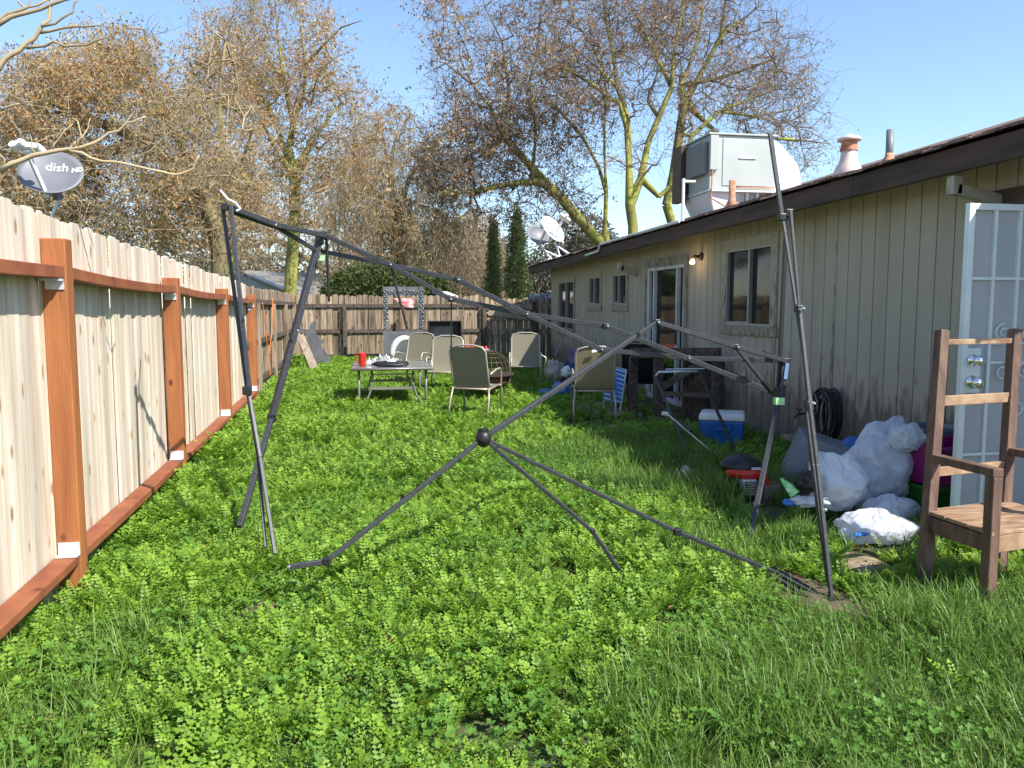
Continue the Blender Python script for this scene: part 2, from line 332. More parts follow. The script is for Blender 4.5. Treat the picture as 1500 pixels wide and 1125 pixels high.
for k in range(-1, 4):
    ya = POSTS[k] + .107 if k >= 0 else -1.0; yb = POSTS[k + 1] - .002
    for f, h, sag in ((railt, .062, .018), (railb, .045, .006)):
        b = MB(); n = 12; vs = []; fs = []
        for i in range(n + 1):
            t = i / n; y = ya + (yb - ya) * t; z = f(y) - sag * 4 * t * (1 - t); bow = .0
            for x, zz in ((fx + .003, z - h), (fx + .114 + bow, z - h), (fx + .114 + bow, z), (fx + .003, z)): vs.append((x, y, zz))
            if i: o = 4 * i; fs += [(o - 4 + j, o - 4 + (j + 1) % 4, o + (j + 1) % 4, o + j) for j in range(4)]
        fs += [(0, 3, 2, 1), (4 * n, 4 * n + 1, 4 * n + 2, 4 * n + 3)]
        b.add(vs, fs).build('rail', 'rail_red', nf, bevel=.004)
for yp in POSTS:
    MB().box(fx + .02, fx + .11, yp - .07, yp - .004, railt(yp) - .078, railt(yp) - .064).box(fx + .02, fx + .11, yp - .008, yp - .002, railt(yp) - .12, railt(yp) - .064).build('bracket', 'galv', nf)
    MB().box(fx + .015, fx + .12, yp - .055, yp - .004, railb(yp) + .002, railb(yp) + .008).box(fx + .015, fx + .12, yp - .008, yp - .001, railb(yp) + .002, railb(yp) + .07).build('bracket', 'galv', nf)

# ---------------------------------------------------------------- old side fence and back fence
sf = thing('weathered_fence', 'old dark side fence beyond the last red post', 'fence', (fx, 12, gz(12)))
boards(11.83, 20.5, lambda y: 1.86 + .002 * (y - 12), fx - .03, .018, .14, .05, dz=.02).build('board_panel', 'board_old', sf)
for z in (1.60, .98, .38):
    MB().box(fx - .028, fx + .03, 11.8, 20.45, z, z + .08).build('rail', 'darkwood', sf)
for yp in (12.9, 15.2, 17.6, 19.9): MB().box(fx - .02, fx + .07, yp, yp + .09, 0, 1.62).build('post', 'board_old', sf)
for yp, L, zt in ((12.55, 1.0, 1.63), (13.35, 1.22, 1.66), (13.55, .9, 1.63)):
    pass
def strap(pts, name, m, lab, cat, grp, r=.012):
    b = MB()
    for a, c in zip(pts[:-1], pts[1:]): b.bar(a, c, .05, .006, up=(1, 0, 0))
    return tag(b.build(name, m), lab, cat, grp)
strap([(fx + .09, 13.1, 1.62), (fx + .10, 13.35, 1.15), (fx + .10, 13.6, .72), (fx + .12, 13.65, .45)], 'strap', 'orange', 'orange strap hanging nearest the last red post', 'strap', 'orange straps hanging on the old fence')
strap([(fx + .10, 14.5, 1.70), (fx + .10, 14.2, 1.15), (fx + .10, 13.75, .78)], 'strap', 'orange', 'longer orange strap looped over the dark rail, second from the red post', 'strap', 'orange straps hanging on the old fence')
BY = 20.5
bf = thing('back_fence', 'weathered brown dog eared board fence closing the far end of the yard', 'fence', (1.5, BY, gz(BY)))
boards(-1.6, 3.1, lambda x: 1.86, BY, .018, .148, .12, axis='x', gap=.012, ear=.03, dz=.025).build('board_panel', 'board_old', bf)
boards(3.1, 7.5, lambda x: 1.80 + .02 * math.sin(x * 3), BY, .018, .15, .12, axis='x', gap=.016, ear=.03, dz=.03).build('board_panel', 'board_old', bf)
for z in (1.55, .92, .3): MB().box(-1.55, 3.0, BY - .05, BY - .012, z, z + .09).build('rail', 'darkwood', bf)
for x in (-.45, .85, 3.05): MB().box(x, x + .09, BY - .14, BY - .052, 0, 1.25 if x > 0 and x < 1 else 1.6).build('post', 'darkwood', bf)
for z in (1.5, 1.22, .85): MB().box(3.15, 7.4, BY - .05, BY - .02, z, z + .14).build('rail', 'board_old', bf)
MB().bar((3.2, BY - .08, 1.42), (4.2, BY - .08, 1.3), .02, .13).build('rail', 'greywood', bf)
for x in (4.35, 5.0): MB().box(x, x + .1, BY - .15, BY - .055, 0, 1.7).build('post', 'darkwood', bf)

# ---------------------------------------------------------------- house
HX = 4.6; Y0 = 3.25; Y1 = 19.35; EX = 4.13
def ez(y): return 2.51 - .0085 * (y - 4.5)
hs = thing('house', 'single storey beige house with grooved siding and dark fascia, shingle roof', 'house', (HX, 10, 0))
WIN = [(8.50, 9.66, 1.33, 2.27), (13.62, 14.34, 1.60, 2.15), (15.2, 15.95, 1.60, 2.16), (17.2, 18.55, 1.05, 2.14), (11.02, 12.55, .10, 2.18)]
GR = .2
def siding():
    b = MB(); ys = []; y = Y0
    while y < Y1:
        ys += [y, min(y + .012, Y1)]; y += GR
    ys.append(Y1)
    for a in WIN: ys += [a[0], a[1]]
    ys = sorted(set(round(v, 4) for v in ys)); zs = sorted(set([.06, 2.66] + [a[2] for a in WIN] + [a[3] for a in WIN]))
    def depth(ym):
        t = (ym - Y0) % GR
        return .010 if t < .012 else 0
    prev = None
    for ya, yb in zip(ys[:-1], ys[1:]):
        ym = (ya + yb) / 2; d = depth(ym)
        for za, zb in zip(zs[:-1], zs[1:]):
            zm = (za + zb) / 2
            if any(a[0] < ym < a[1] and a[2] < zm < a[3] for a in WIN): continue
            b.add([(HX + d, ya, za), (HX + d, ya, zb), (HX + d, yb, zb), (HX + d, yb, za)], [(0, 1, 2, 3)])
            if prev is not None and prev != d: b.add([(HX + prev, ya, za), (HX + prev, ya, zb), (HX + d, ya, zb), (HX + d, ya, za)], [(0, 1, 2, 3)])
        prev = d
    # gable ends and back
    for y, s in ((Y1, 1), (Y0, -1)):
        b.add([(HX, y, .06), (HX, y, 2.66), (HX + 4.6, y, 4.06), (HX + 9.2, y, 2.66), (HX + 9.2, y, .06)], [(0, 1, 2, 3, 4)])
    b.add([(HX + 9.2, Y0, .06), (HX + 9.2, Y1, .06), (HX + 9.2, Y1, 2.66), (HX + 9.2, Y0, 2.66)], [(0, 1, 2, 3)])
    return b
wall = siding().build('wall', 'siding', hs)
for u_ in (1222, 1137):
    yj = at(u_, 450, x=HX).y; MB().box(HX - .006, HX - .0005, yj - .02, yj + .02, .08, ez(yj) - .01).build('joint_strip', 'trim', hs)
MB().box(HX + .02, HX + 9.1, Y0 + .05, Y1 - .05, -.3, .10).build('foundation', 'concrete', hs)
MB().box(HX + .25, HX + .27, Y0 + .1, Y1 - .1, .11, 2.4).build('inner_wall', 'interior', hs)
# roof
RS = .31; RW = 5.07; RY0 = 3.12; RY1 = 19.75
def roofz(x, y): return ez(y) + .185 + (x - EX) * RS
b = MB(); n = 30; vs = []
rows = 13
for i in range(n + 1):
    y = RY0 + (RY1 - RY0) * i / n
    for j in range(rows + 1):
        x = EX - .03 + (RW + .03) * j / rows; vs.append((x, y, roofz(x, y) + .012 * noise.noise(Vector((x * 1.5, y * 2, 0)))))
fs = [(i * (rows + 1) + j, i * (rows + 1) + j + 1, (i + 1) * (rows + 1) + j + 1, (i + 1) * (rows + 1) + j) for i in range(n) for j in range(rows)]
b.add(vs, fs)
b.add([(EX + RW, RY0, roofz(EX + RW, RY0)), (EX + 2 * RW, RY0, ez(RY0) + .18), (EX + 2 * RW, RY1, ez(RY1) + .18), (EX + RW, RY1, roofz(EX + RW, RY1))], [(0, 1, 2, 3)])
# shingle courses as thin overlapping strips with ragged butts near the eave
for c in range(9):
    x0 = EX - .035 + c * .14
    y = RY0
    while y < RY1:
        L = random.uniform(.16, .34); y2 = min(y + L, RY1); h = random.uniform(.012, .03); xo = random.uniform(-.02, .015)
        z1 = roofz(x0 + xo, y) + h; z2 = roofz(x0 + .16, y) + .012
        b.hull8([(x0 + xo, y, z1 - .012), (x0 + .16, y, z2 - .012), (x0 + .16, y2 - .006, z2 - .012), (x0 + xo, y2 - .006, z1 - .012), (x0 + xo, y, z1), (x0 + .16, y, z2), (x0 + .16, y2 - .006, z2), (x0 + xo, y2 - .006, z1)])
        y = y2
roof = b.build('roof', 'roof', hs)
# soffit and fascia in lengths
b = MB(); b.add([(EX + .045, RY0, ez(RY0) + .172), (EX + .045, RY1, ez(RY1) + .172), (EX + RW, RY1, roofz(EX + RW, RY1) - .03), (EX + RW, RY0, roofz(EX + RW, RY0) - .03)], [(0, 1, 2, 3)])
b.add([(EX + 2 * RW, RY0, ez(RY0) + .15), (EX + 2 * RW, RY1, ez(RY1) + .15), (EX + RW, RY1, roofz(EX + RW, RY1) - .03), (EX + RW, RY0, roofz(EX + RW, RY0) - .03)], [(0, 1, 2, 3)])
b.build('soffit', 'siding', hs)
yy = RY0
for L in (3.2, 4.4, 5.0, 4.45):
    y2 = min(yy + L, RY1); dz = random.uniform(-.008, .008)
    b = MB(); b.hull8([(EX, yy, ez(yy) + dz), (EX + .04, yy, ez(yy) + dz), (EX + .04, y2 - .006, ez(y2) + dz), (EX, y2 - .006, ez(y2) + dz), (EX, yy, ez(yy) + .17), (EX + .04, yy, ez(yy) + .17), (EX + .04, y2 - .006, ez(y2) + .17), (EX, y2 - .006, ez(y2) + .17)])
    b.build('fascia', 'fascia', hs, bevel=.006); yy = y2
for y in (RY0, RY1 - .04):
    MB().bar((EX, y + .02, ez(y) + .09), (EX + RW, y + .02, roofz(EX + RW, y) - .09), .04, .17).build('fascia', 'fascia', hs)
# roof pipes
p = at(1242, 262, x=4.72); zt = at(1242, 196, x=4.72).z; zb = roofz(4.72, p.y) - .03
fl = MB().lathe((4.72, p.y, zb), [(.17, -.06), (.125, .08), (.09, .14), (.078, .2), (.073, zt - zb - .16)], 20).build('flue', 'flue', roof, smooth=True)
MB().lathe((4.72, p.y, zt - .17), [(.085, 0), (.085, .03), (.074, .035), (.074, .09)], 20).build('collar', 'rust', fl)
MB().lathe((4.72, p.y, zt - .075), [(.11, 0), (.115, .018), (.09, .035), (.05, .05), (.02, .065), (0.001, .07)], 20).build('cap', 'flue', fl, smooth=True)
p = at(1302, 240, x=4.5); zt = at(1304, 190, x=4.5).z; zb = roofz(4.5, p.y)
vp = MB().lathe((4.5, p.y, zb), [(.031, -.05), (.031, zt - zb)], 14).build('vent_pipe', 'pvc', roof, smooth=True)
MB().lathe((4.5, p.y, zb - .02), [(.085, -.02), (.055, .04), (.036, .075), (.033, .10)], 16).build('flashing', 'rust', vp, smooth=True)
for u, xx, hh in ((1072, 5.0, .36),):
    y = at(u, 300, x=xx).y; q = MB().lathe((xx, y, roofz(xx, y)), [(.12, -.06), (.05, .1), (.045, .12), (.045, hh)], 14).build('vent_pipe', 'rust', roof, smooth=True)
# windows
def window(y0, y1, z0, z1, split, sill=True, trim='trim', curtain=True, casing=.09):
    c = MB(); cz = casing
    c.box(HX - .022, HX - .001, y0 - cz, y0, z0 - .0, z1 + cz).box(HX - .022, HX - .001, y1, y1 + cz, z0, z1 + cz).box(HX - .022, HX - .001, y0, y1, z1, z1 + cz)
    wn = c.build('window', trim, hs, bevel=.003)
    fr = MB(); t = .028; xa, xb = HX - .012, HX + .03
    fr.box(xa, xb, y0, y0 + t, z0, z1).box(xa, xb, y1 - t, y1, z0, z1).box(xa, xb, y0 + t, y1 - t, z1 - t, z1).box(xa, xb, y0 + t, y1 - t, z0, z0 + t)
    ym = y0 + (y1 - y0) * split; fr.box(xa - .006, xb, ym - .018, ym + .018, z0 + t, z1 - t)
    fr.box(xa - .004, xb - .01, ym + .018, y1 - t, z0 + t, z0 + t + .02)
    fr.build('frame', 'alu_dull', wn)
    MB().box(HX + .034, HX + .04, y0, y1, z0, z1).build('pane', 'glass', wn)
    if sill: MB().box(HX - .032, HX - .001, y0 - cz - .03, y1 + cz + .03, z0 - .115, z0 - .003).build('sill', trim, wn, bevel=.004)
    return wn
window(*WIN[0], .47, casing=.13)
window(*WIN[1], .6); window(*WIN[2], .55); window(*WIN[3], .5)
y0, y1, z0, z1 = WIN[4]
dr = MB().box(HX - .03, HX - .001, y0 - .12, y0, z0, z1 + .13).box(HX - .03, HX - .001, y1, y1 + .1, z0, z1 + .13).box(HX - .034, HX - .001, y0, y1, z1, z1 + .13).build('sliding_door', 'trim_worn', hs, bevel=.004)
fr = MB(); xa, xb = HX - .014, HX + .035
fr.box(xa, xb, y0, y0 + .05, z0, z1).box(xa, xb, y1 - .09, y1, z0, z1).box(xa, xb, y0 + .05, y1 - .09, z1 - .05, z1).box(xa, xb, y0 + .05, y1 - .09, z0, z0 + .07)
fr.box(xa - .01, xb, y0 + .24, y0 + .29, z0 + .07, z1 - .05).box(xa - .005, xb, 12.22, 12.27, z0 + .07, z1 - .05)
fr.build('frame', 'whitedirty', dr)
MB().box(HX + .04, HX + .046, y0, y1, z0, z1).build('pane', 'glass', dr)
MB().box(HX - .045, HX - .025, y0 + .225, y0 + .255, 1.0, 1.25).build('handle', 'black', dr)
# lamp by the sliding door
lp = at(1018, 380, x=4.5)
pl = MB().lathe((HX - .0, lp.y - .0, lp.z + .04), [(.055, 0), (.055, .02), (.03, .035)], 14, axis=(-1, 0, 0)).tube([(HX - .03, lp.y, lp.z + .04), (HX - .09, lp.y + .02, lp.z + .045), (HX - .12, lp.y + .04, lp.z + .02)], .022).build('wall_lamp', 'brownpaint', hs, smooth=True)
gm = bpy.data.materials.new('lit_bulb'); gm.use_nodes = True; gb = gm.node_tree.nodes['Principled BSDF']; gb.inputs['Emission Color'].default_value = (1, .72, .38, 1); gb.inputs['Emission Strength'].default_value = 7; M['bulb'] = gm
MB().lathe((HX - .12, lp.y + .04, lp.z - .035), [(.012, -.032), (.028, -.02), (.034, 0), (.028, .02), (.016, .04)], 14).build('bulb', 'bulb', pl, smooth=True)
ld = bpy.data.lights.new('lamp_light', 'POINT'); lo = bpy.data.objects.new('lamp_light', ld); S.collection.objects.link(lo); lo.location = (HX - .16, lp.y + .04, lp.z - .04); ld.energy = 1.0; ld.color = (1, .6, .25); ld.shadow_soft_size = .03
# flood light / downspout elbows
def elbow(p, d1, d2, w=.06, name='spout'):
    p = Vector(p); MB().bar(p, p + Vector(d1), w, w).bar(p + Vector(d1) + Vector((0, 0, w * .5)), p + Vector(d1) + Vector(d2), w, w).build(name, 'trim', hs, bevel=.004)
e = at(1399, 258, x=4.2); elbow(e, (0, 0, -.13), (.42, .0, -.04), .075, 'corbel')
e = at(909, 384, x=4.3); elbow(e, (0, 0, -.14), (.3, 0, -.05), .09, 'corbel')
MB().box(HX - .035, HX - .001, 3.3, 5.42, 2.24, 2.40).build('header_board', 'brownpaint', hs)
MB().box(HX - .03, HX - .001, 5.30, 5.42, .1, 2.22).build('door_jamb', 'trim', hs)
MB().box(HX - .018, HX - .001, 3.9, 5.29, .12, 2.22).build('back_door', 'white', hs)
# conduit along the eave
c1 = at(1000, 322, x=4.14); c0 = at(880, 372, x=4.11); c2 = at(855, 382, x=4.05)
MB().tube([(4.10, c1.y, roofz(4.1, c1.y) + .03), (4.10, c0.y, roofz(4.1, c0.y) + .035), (4.09, c0.y + .1, ez(c0.y) + .1), (4.09, c2.y - .2, ez(c2.y) + .09), (4.09, c2.y, ez(c2.y) + .085)], .022).build('conduit', 'white', hs)
cz = at(1000, 210, x=4.14).z
MB().tube([(4.14, c1.y, roofz(4.14, c1.y) + .01), (4.14, c1.y, at(1000, 262, x=4.14).z)], .022).tube([(4.14, c1.y, at(1000, 266, x=4.14).z), (4.3, c1.y, at(1000, 266, x=4.14).z)], .018).build('conduit', 'white', hs)
# faucet
f = at(1175, 606, x=4.55)
MB().tube([(4.6, f.y, f.z), (4.50, f.y, f.z), (4.46, f.y, f.z - .05)], .014).tube([(4.51, f.y - .04, f.z + .05), (4.51, f.y + .04, f.z + .05)], .01).tube([(4.51, f.y, f.z), (4.51, f.y, f.z + .05)], .008).build('faucet', 'bronze', hs, smooth=True)
# security door, swung open
DY = 4.40; dx0 = 3.66; dx1 = 4.57; dz0 = .17; dz1 = 2.185
sdr = MB().box(dx0, dx0 + .042, DY - .02, DY + .02, dz0, dz1).box(dx1 - .042, dx1, DY - .02, DY + .02, dz0, dz1).box(dx0 + .042, dx1 - .042, DY - .02, DY + .02, dz1 - .04, dz1).box(dx0 + .042, dx1 - .042, DY - .02, DY + .02, dz0, dz0 + .05).build('security_door', 'metalwhite', hs, bevel=.003)
b = MB()
for k in range(1, 5):
    x = dx0 + .02 + (dx1 - dx0 - .04) * k / 5
    b.box(x - .011, x + .011, DY - .016, DY + .004, dz0 + .05, dz1 - .04)
for z in (.62, 1.2, 1.32, 1.72):
    b.box(dx0 + .042, dx1 - .042, DY - .019, DY - .017, z, z + .018) if z not in (1.2, 1.32) else b.box(dx0 + .2, dx1 - .042, DY - .019, DY - .017, z, z + .014)
def scroll(cx, cz, r, s, b):
    pts = []
    for i in range(30):
        t = i / 29; a = s * (t * 3.0 * math.pi) + math.pi * .5; rr = r * (1 - .8 * t); pts.append((cx + rr * math.cos(a), DY - .026, cz + rr * math.sin(a)))
    b.tube(pts, .005, 6)
for cx, cz, s in ((3.94, 1.39, 1), (3.95, 1.15, -1), (4.12, 1.39, -1), (4.12, 1.15, 1), (4.07, .92, 1), (4.3, 1.39, 1), (4.3, 1.15, -1)): scroll(cx, cz, .062, s, b)
b.build('bars', 'metalwhite', sdr)
mm = mat('perforated_screen', (.50, .49, .52), .6, (.42, .42, .45), 1.2, (2, 1, .3), alpha=.82); M['screen'] = mm
MB().box(dx0 + .042, dx1 - .042, DY + .004, DY + .006, dz0 + .05, dz1 - .04).build('screen', 'screen', sdr)
MB().box(dx0 - .012, dx0 + .125, DY - .032, DY - .022, 1.02, 1.30).build('lock_plate', 'metalwhite', sdr, bevel=.004)
for z, r in ((1.225, .032), (1.09, .036)):
    MB().lathe((dx0 + .062, DY - .032, z), [(r + .006, 0), (r + .004, .012), (r * .55, .02), (r * .5, .04), (r * .95, .05), (r, .07), (r * .6, .082), (.001, .084)], 20, axis=(0, -1, 0)).build('knob', 'chrome', sdr, smooth=True)

# ---------------------------------------------------------------- rooftop unit
acy = 12.5; ax0, ax1 = 5.60, 6.74; az0, az1 = 3.47, 4.335
ac = thing('rooftop_cooler', 'boxy pale green grey cooling unit on the roof', 'air conditioner', ((ax0 + ax1) / 2, acy + .6, roofz(6, 13)))
MB().box(ax0, ax1, acy, acy + 1.15, az0, az1).build('cabinet', 'acpanel', ac, bevel=.015)
MB().box(ax0 + .22, ax1 - .12, acy - .012, acy - .001, az0 + .06, az1 - .05).build('access_panel', 'acpanel', ac, bevel=.006)
MB().box(ax0 - .02, ax1 + .02, acy - .03, acy + 1.17, az0 - .035, az0 - .002).build('base_rail', 'galv', ac)
MB().box(ax0 - .03, ax1 + .03, acy - .035, acy + 1.17, az1 + .002, az1 + .03).build('lid', 'acpanel', ac, bevel=.006)
MB().box(ax0 - .02, ax0 + .12, acy - .07, acy - .014, az0 + .30, az1 - .02).build('junction_box', 'acpanel', ac, bevel=.006)
MB().box(ax0 - .10, ax0 - .012, acy + .05, acy + .75, az0 + .25, az1 - .1).build('side_box', 'pvc', ac, bevel=.01)
b = MB()
for k in range(12): b.box(ax0 - .05, ax0 - .012, acy + .82, acy + 1.12, az0 + .05 + k * .065, az0 + .085 + k * .065)
b.build('louvre', 'black', ac)
MB().box(ax0 - .16, ax0 - .055, acy + .82, acy + 1.2, az0 - .1, az1 - .02).build('filter_box', 'bronze', ac)
b = MB(); b.hull8([(ax0 + .15, acy + .1, roofz(ax0, acy) - .05), (ax1 - .2, acy + .1, roofz(ax1, acy) - .05), (ax1 - .2, acy + 1, roofz(ax1, acy) - .05), (ax0 + .15, acy + 1, roofz(ax0, acy) - .05), (ax0 + .01, acy + .01, az0 - .037), (ax1 - .01, acy + .01, az0 - .037), (ax1 - .01, acy + 1.12, az0 - .037), (ax0 + .01, acy + 1.12, az0 - .037)])
b.build('plenum', 'white', ac, bevel=.01)
pts = [(ax1 + .003, az0 - .2), (ax1 + .003, az1 - .02), (ax1 + .12, az1 - .08), (ax1 + .34, az1 - .30), (ax1 + .46, az1 - .42), (ax1 + .52, az1 - .65), (ax1 + .54, az0 - .15)]
MB().prism([(x, acy + .05, z) for x, z in pts], (0, 1.0, 0)).build('duct_hood', 'white', ac, bevel=.03)
MB().bar((ax0 + .35, acy - .04, az0 + .03), (ax1 - .02, acy - .04, az0 + .045), .02, .02).build('pipe', 'rust', ac)
for dx in (.62, .8): MB().tube([(ax0 + dx, acy - .06, roofz(ax0 + dx, acy) - .1), (ax0 + dx, acy - .06, az0 - .06)], .035).build('pipe', 'pvc', ac)
MB().tube([(ax0 + .05, acy - .02, az0 + .35), (ax0 + .08, acy - .05, az0 + .6), (ax0 + .02, acy - .06, az0 + .2), (ax0 + .02, acy - .04, az0 - .15), (ax0 + .3, acy - .06, az0 - .3), (ax0 + .62, acy - .06, az0 - .2)], .012).build('cable', 'rust', ac)
MB().box(ax0 + .5, ax0 + .8, acy - .03, acy - .013, az0 + .5, az0 + .52).build('label_plate', 'white', ac)

# ---------------------------------------------------------------- satellite dishes
def dish(c, nrm, rx, ry, m, mast, label, lnb_off, text=False, roll=0, feet=True):
    t = thing('satellite_dish', label, 'satellite dish', mast[0], group='satellite dishes')
    c = Vector(c); nrm = Vector(nrm).normalized(); X = Vector((0, 0, 1)).cross(nrm).normalized(); Yv = nrm.cross(X)
    X, Yv = X * math.cos(roll) + Yv * math.sin(roll), Yv * math.cos(roll) - X * math.sin(roll)
    b = MB(); N = 36; rings = 6; vs = []; fs = []
    for side in (0, 1):
        for i in range(rings + 1):
            q = i / rings
            for k in range(N):
                a = 2 * math.pi * k / N; d = .075 * (q * q - 1) - side * .012
                vs.append(c + X * (rx * q * math.cos(a)) + Yv * (ry * q * math.sin(a)) + nrm * (d + .03))
    o2 = (rings + 1) * N
    for i in range(rings):
        for k in range(N):
            k2 = (k + 1) % N; fs.append((i * N + k, i * N + k2, (i + 1) * N + k2, (i + 1) * N + k)[::-1] if False else (i * N + k, (i + 1) * N + k, (i + 1) * N + k2, i * N + k2))
            fs.append((o2 + i * N + k, o2 + i * N + k2, o2 + (i + 1) * N + k2, o2 + (i + 1) * N + k))
    fs += [(rings * N + k, o2 + rings * N + k, o2 + rings * N + (k + 1) % N, rings * N + (k + 1) % N) for k in range(N)]
    b.add(vs, fs); rf = b.build('reflector', m, t, smooth=True)
    low = c - Yv * ry * .98 - nrm * .02; foc = c + nrm * lnb_off[1] + X * lnb_off[0] + Yv * lnb_off[2]
    MB().bar(low - nrm * .03, foc, .03, .045).build('arm', 'galv' if m == 'dishgrey' else 'white', t)
    b = MB().lathe(foc, [(.03, -.10), (.045, -.06), (.045, .02), (.06, .03), (.06, .07)], 14, axis=(c - foc)).bar(foc - X * .11, foc + X * .13, .07, .07, up=nrm).lathe(foc + X * .13, [(.04, -.03), (.05, .06)], 12, axis=(c - foc)).lathe(foc - X * .11, [(.04, -.03), (.05, .06)], 12, axis=(c - foc))
    b.build('receiver', 'dishwhite', t, smooth=False)
    back = c - nrm * .08
    MB().bar(back, Vector(mast[-1]), .07, .09).build('bracket', 'steelgrey', t)
    MB().tube([Vector(p) for p in mast], .022 if rx < .5 else .03).build('mast', 'galv', t)
    if feet:
        p0 = Vector(mast[0]); MB().lathe((p0.x, p0.y, p0.z - .02), [(.10, 0), (.1, .015), (.05, .04)], 12).build('foot', 'dishwhite', t)
        MB().tube([p0 + Vector((.15, -.25, .02)), Vector(mast[-1]) - Vector((0, 0, .08))], .012).tube([p0 + Vector((.3, .15, .06)), Vector(mast[-1]) - Vector((0, 0, .08))], .012).build('strut', 'galv', t)
    if text:
        for s, size, off, dn in (('dish', .155, (-.085, .075), 0), ('HD', .085, (.20, .055), 0)):
            cu = bpy.data.curves.new('lettering', 'FONT'); cu.body = s; cu.size = size; cu.extrude = .002; cu.offset = .004 if s == 'HD' else .0
            to = bpy.data.objects.new('tmp', cu); S.collection.objects.link(to)
            me = bpy.data.meshes.new_from_object(to.evaluated_get(bpy.context.evaluated_depsgraph_get())); bpy.data.objects.remove(to)
            org = Vector(t.location)
            for v in me.vertices:
                px, py = v.co.x + off[0], v.co.y + off[1]; q2 = (px / rx) ** 2 + (py / ry) ** 2
                v.co = c + X * px + Yv * py + nrm * (.03 + .075 * (q2 - 1) + .006 + v.co.z) - org
            me.materials.clear(); me.materials.append(M['dishwhite']); ob = bpy.data.objects.new('lettering', me); S.collection.objects.link(ob); ob.parent = t
    return t
cL = at(75, 254, x=-3.5)
dish(cL, (.12, -.80, .60), .345, .335, 'dishgrey', [(cL.x - .1, cL.y + .15, 0), (cL.x - .1, cL.y + .15, cL.z - .55), (cL.x + .02, cL.y + .13, cL.z - .28)], 'grey satellite dish with white lettering above the new fence at far left', (-.17, .44, -.06), True, -.07, feet=False)
y1_ = 18.4; d1 = at(788, 344, y=y1_); 
dish(d1, (.25, -.85, .45), .29, .26, 'dishgrey', [(at(800, 386, y=y1_).x + .15, y1_, roofz(4.3, y1_) + .02), (d1.x + .05, y1_ + .1, d1.z - .22)], 'grey satellite dish at the far roof corner, behind the white one', (.05, .4, -.02), roll=-.1)
d2 = at(809, 336, y=17.9)
dish(d2, (.62, -.72, .45), .37, .30, 'dishwhite', [(4.45, 17.9, roofz(4.45, 17.9) + .02), (d2.x + .08, 18.0, d2.z - .24)], 'white satellite dish on struts at the far roof corner', (-.05, .42, .05), roll=-.45)

# ---------------------------------------------------------------- canopy frame
cf = thing('canopy_frame', 'collapsed dark grey pop up canopy frame sprawled across the lawn', 'canopy frame', (1.0, 5.0, 0))
def rod(name, pts, w=.026, h=.03, m='frame', up=(0, 0, 1)):
    b = MB(); w *= .85; h *= .82
    for p, q in zip(pts[:-1], pts[1:]): b.bar(p, q, w, h, up)
    return b.build(name, m, cf, bevel=.003)
def joint(p, r=.02, par=None):
    p = Vector(p); return MB().box(p.x - r, p.x + r, p.y - r, p.y + r, p.z - r, p.z + r).build('joint', 'black', cf, bevel=.005)
def bolt(p):
    p = Vector(p); return MB().lathe(p + Vector((0, -.025, 0)), [(.009, 0), (.009, .012), (.004, .016)], 8, axis=(.15, -1, .1)).build('bolt', 'chrome', cf)
# leg 1 (front left): a pair of thin rods folded together
t1 = at(326, 302, y=5.35); t1b = at(338, 300, y=5.28); m1 = at(362, 572, y=5.15)
rod('leg', [t1, at(350, 480, y=5.22), m1], .026, .026); rod('leg', [t1b, at(356, 480, y=5.16), at(366, 572, y=5.12)], .030, .03)
rod('leg', [m1, at(378, 670, y=4.95), at(389, 802, y=4.66)], .022, .022); rod('leg', [at(364, 572, y=5.11), at(381, 670, y=4.92), at(403, 812, y=4.58)], .024, .024)
joint(at(362, 572, y=5.1), .026); joint(at(330, 303, y=5.3), .022); bolt(at(366, 454, y=5.14))
# leg 2
l2a = at(468, 350, y=6.2); l2m = at(398, 612, y=5.95); l2b = at(351, 772, y=5.25)
rod('leg', [l2a, l2m], .052, .052, m='frame'); rod('leg', [l2m, l2b], .042, .042); joint(l2m, .03); bolt(at(437, 484, y=6.0))
joint(at(468, 352, y=6.2), .03); joint(at(473, 345, y=6.22), .03)
MB().box(*[v for c in zip(at(469, 374, y=6.1), at(476, 382, y=6.13)) for v in sorted(c)]).build('tag', 'limegreen', cf)
# short truss leg1-leg2
rod('truss_bar', [at(336, 303, y=5.3), at(406, 330, y=5.65), at(476, 345, y=6.15)], .028, .04)
rod('truss_bar', [at(336, 309, y=5.34), at(406, 333, y=5.7), at(462, 366, y=6.15)], .024, .036)
bolt(at(405, 330, y=5.62))
# long truss leg2-leg3
def yt(u): return 6.2 + (5.35 - 6.2) * (u - 470) / (1150 - 470)
X1, U2, L2, X2, U3, L3, X3, EU, EL = (572, 388), (671, 410), (660, 438), (771, 460), (888, 478), (880, 512), (1007, 525), (1150, 528), (1137, 577)
def tp(q, d=0): return at(q[0], q[1], y=yt(q[0]) + d)
tA = [tp((478, 346), -.02), tp(X1, -.02), tp(L2, -.02)]; tB = [tp((470, 368), .03), tp(X1, .03), tp(U2, .03)]
rod('truss_bar', tA, .026, .04); rod('truss_bar', tB, .026, .04)
rod('truss_bar', [tp(U2, -.01), tp(X2, -.02), tp(L3, -.02)] if False else [tp(U2, -.01), tp(X2, -.02), tp((1007, 525), -.02)][:2] + [tp(L3, -.02)], .026, .045)
rod('truss_bar', [tp(L2, .01), tp(X2, .03), tp(U3, .03)], .026, .045)
rod('truss_bar', [tp(U3, -.01), tp(X3, -.02), tp(EL, -.02)], .026, .045)
rod('truss_bar', [tp(L3, .01), tp(X3, .03), tp(EU, .03)], .026, .042)
for q in (X1, U2, L2, X2, U3, L3, X3): joint(tp(q), .022); bolt(tp(q))
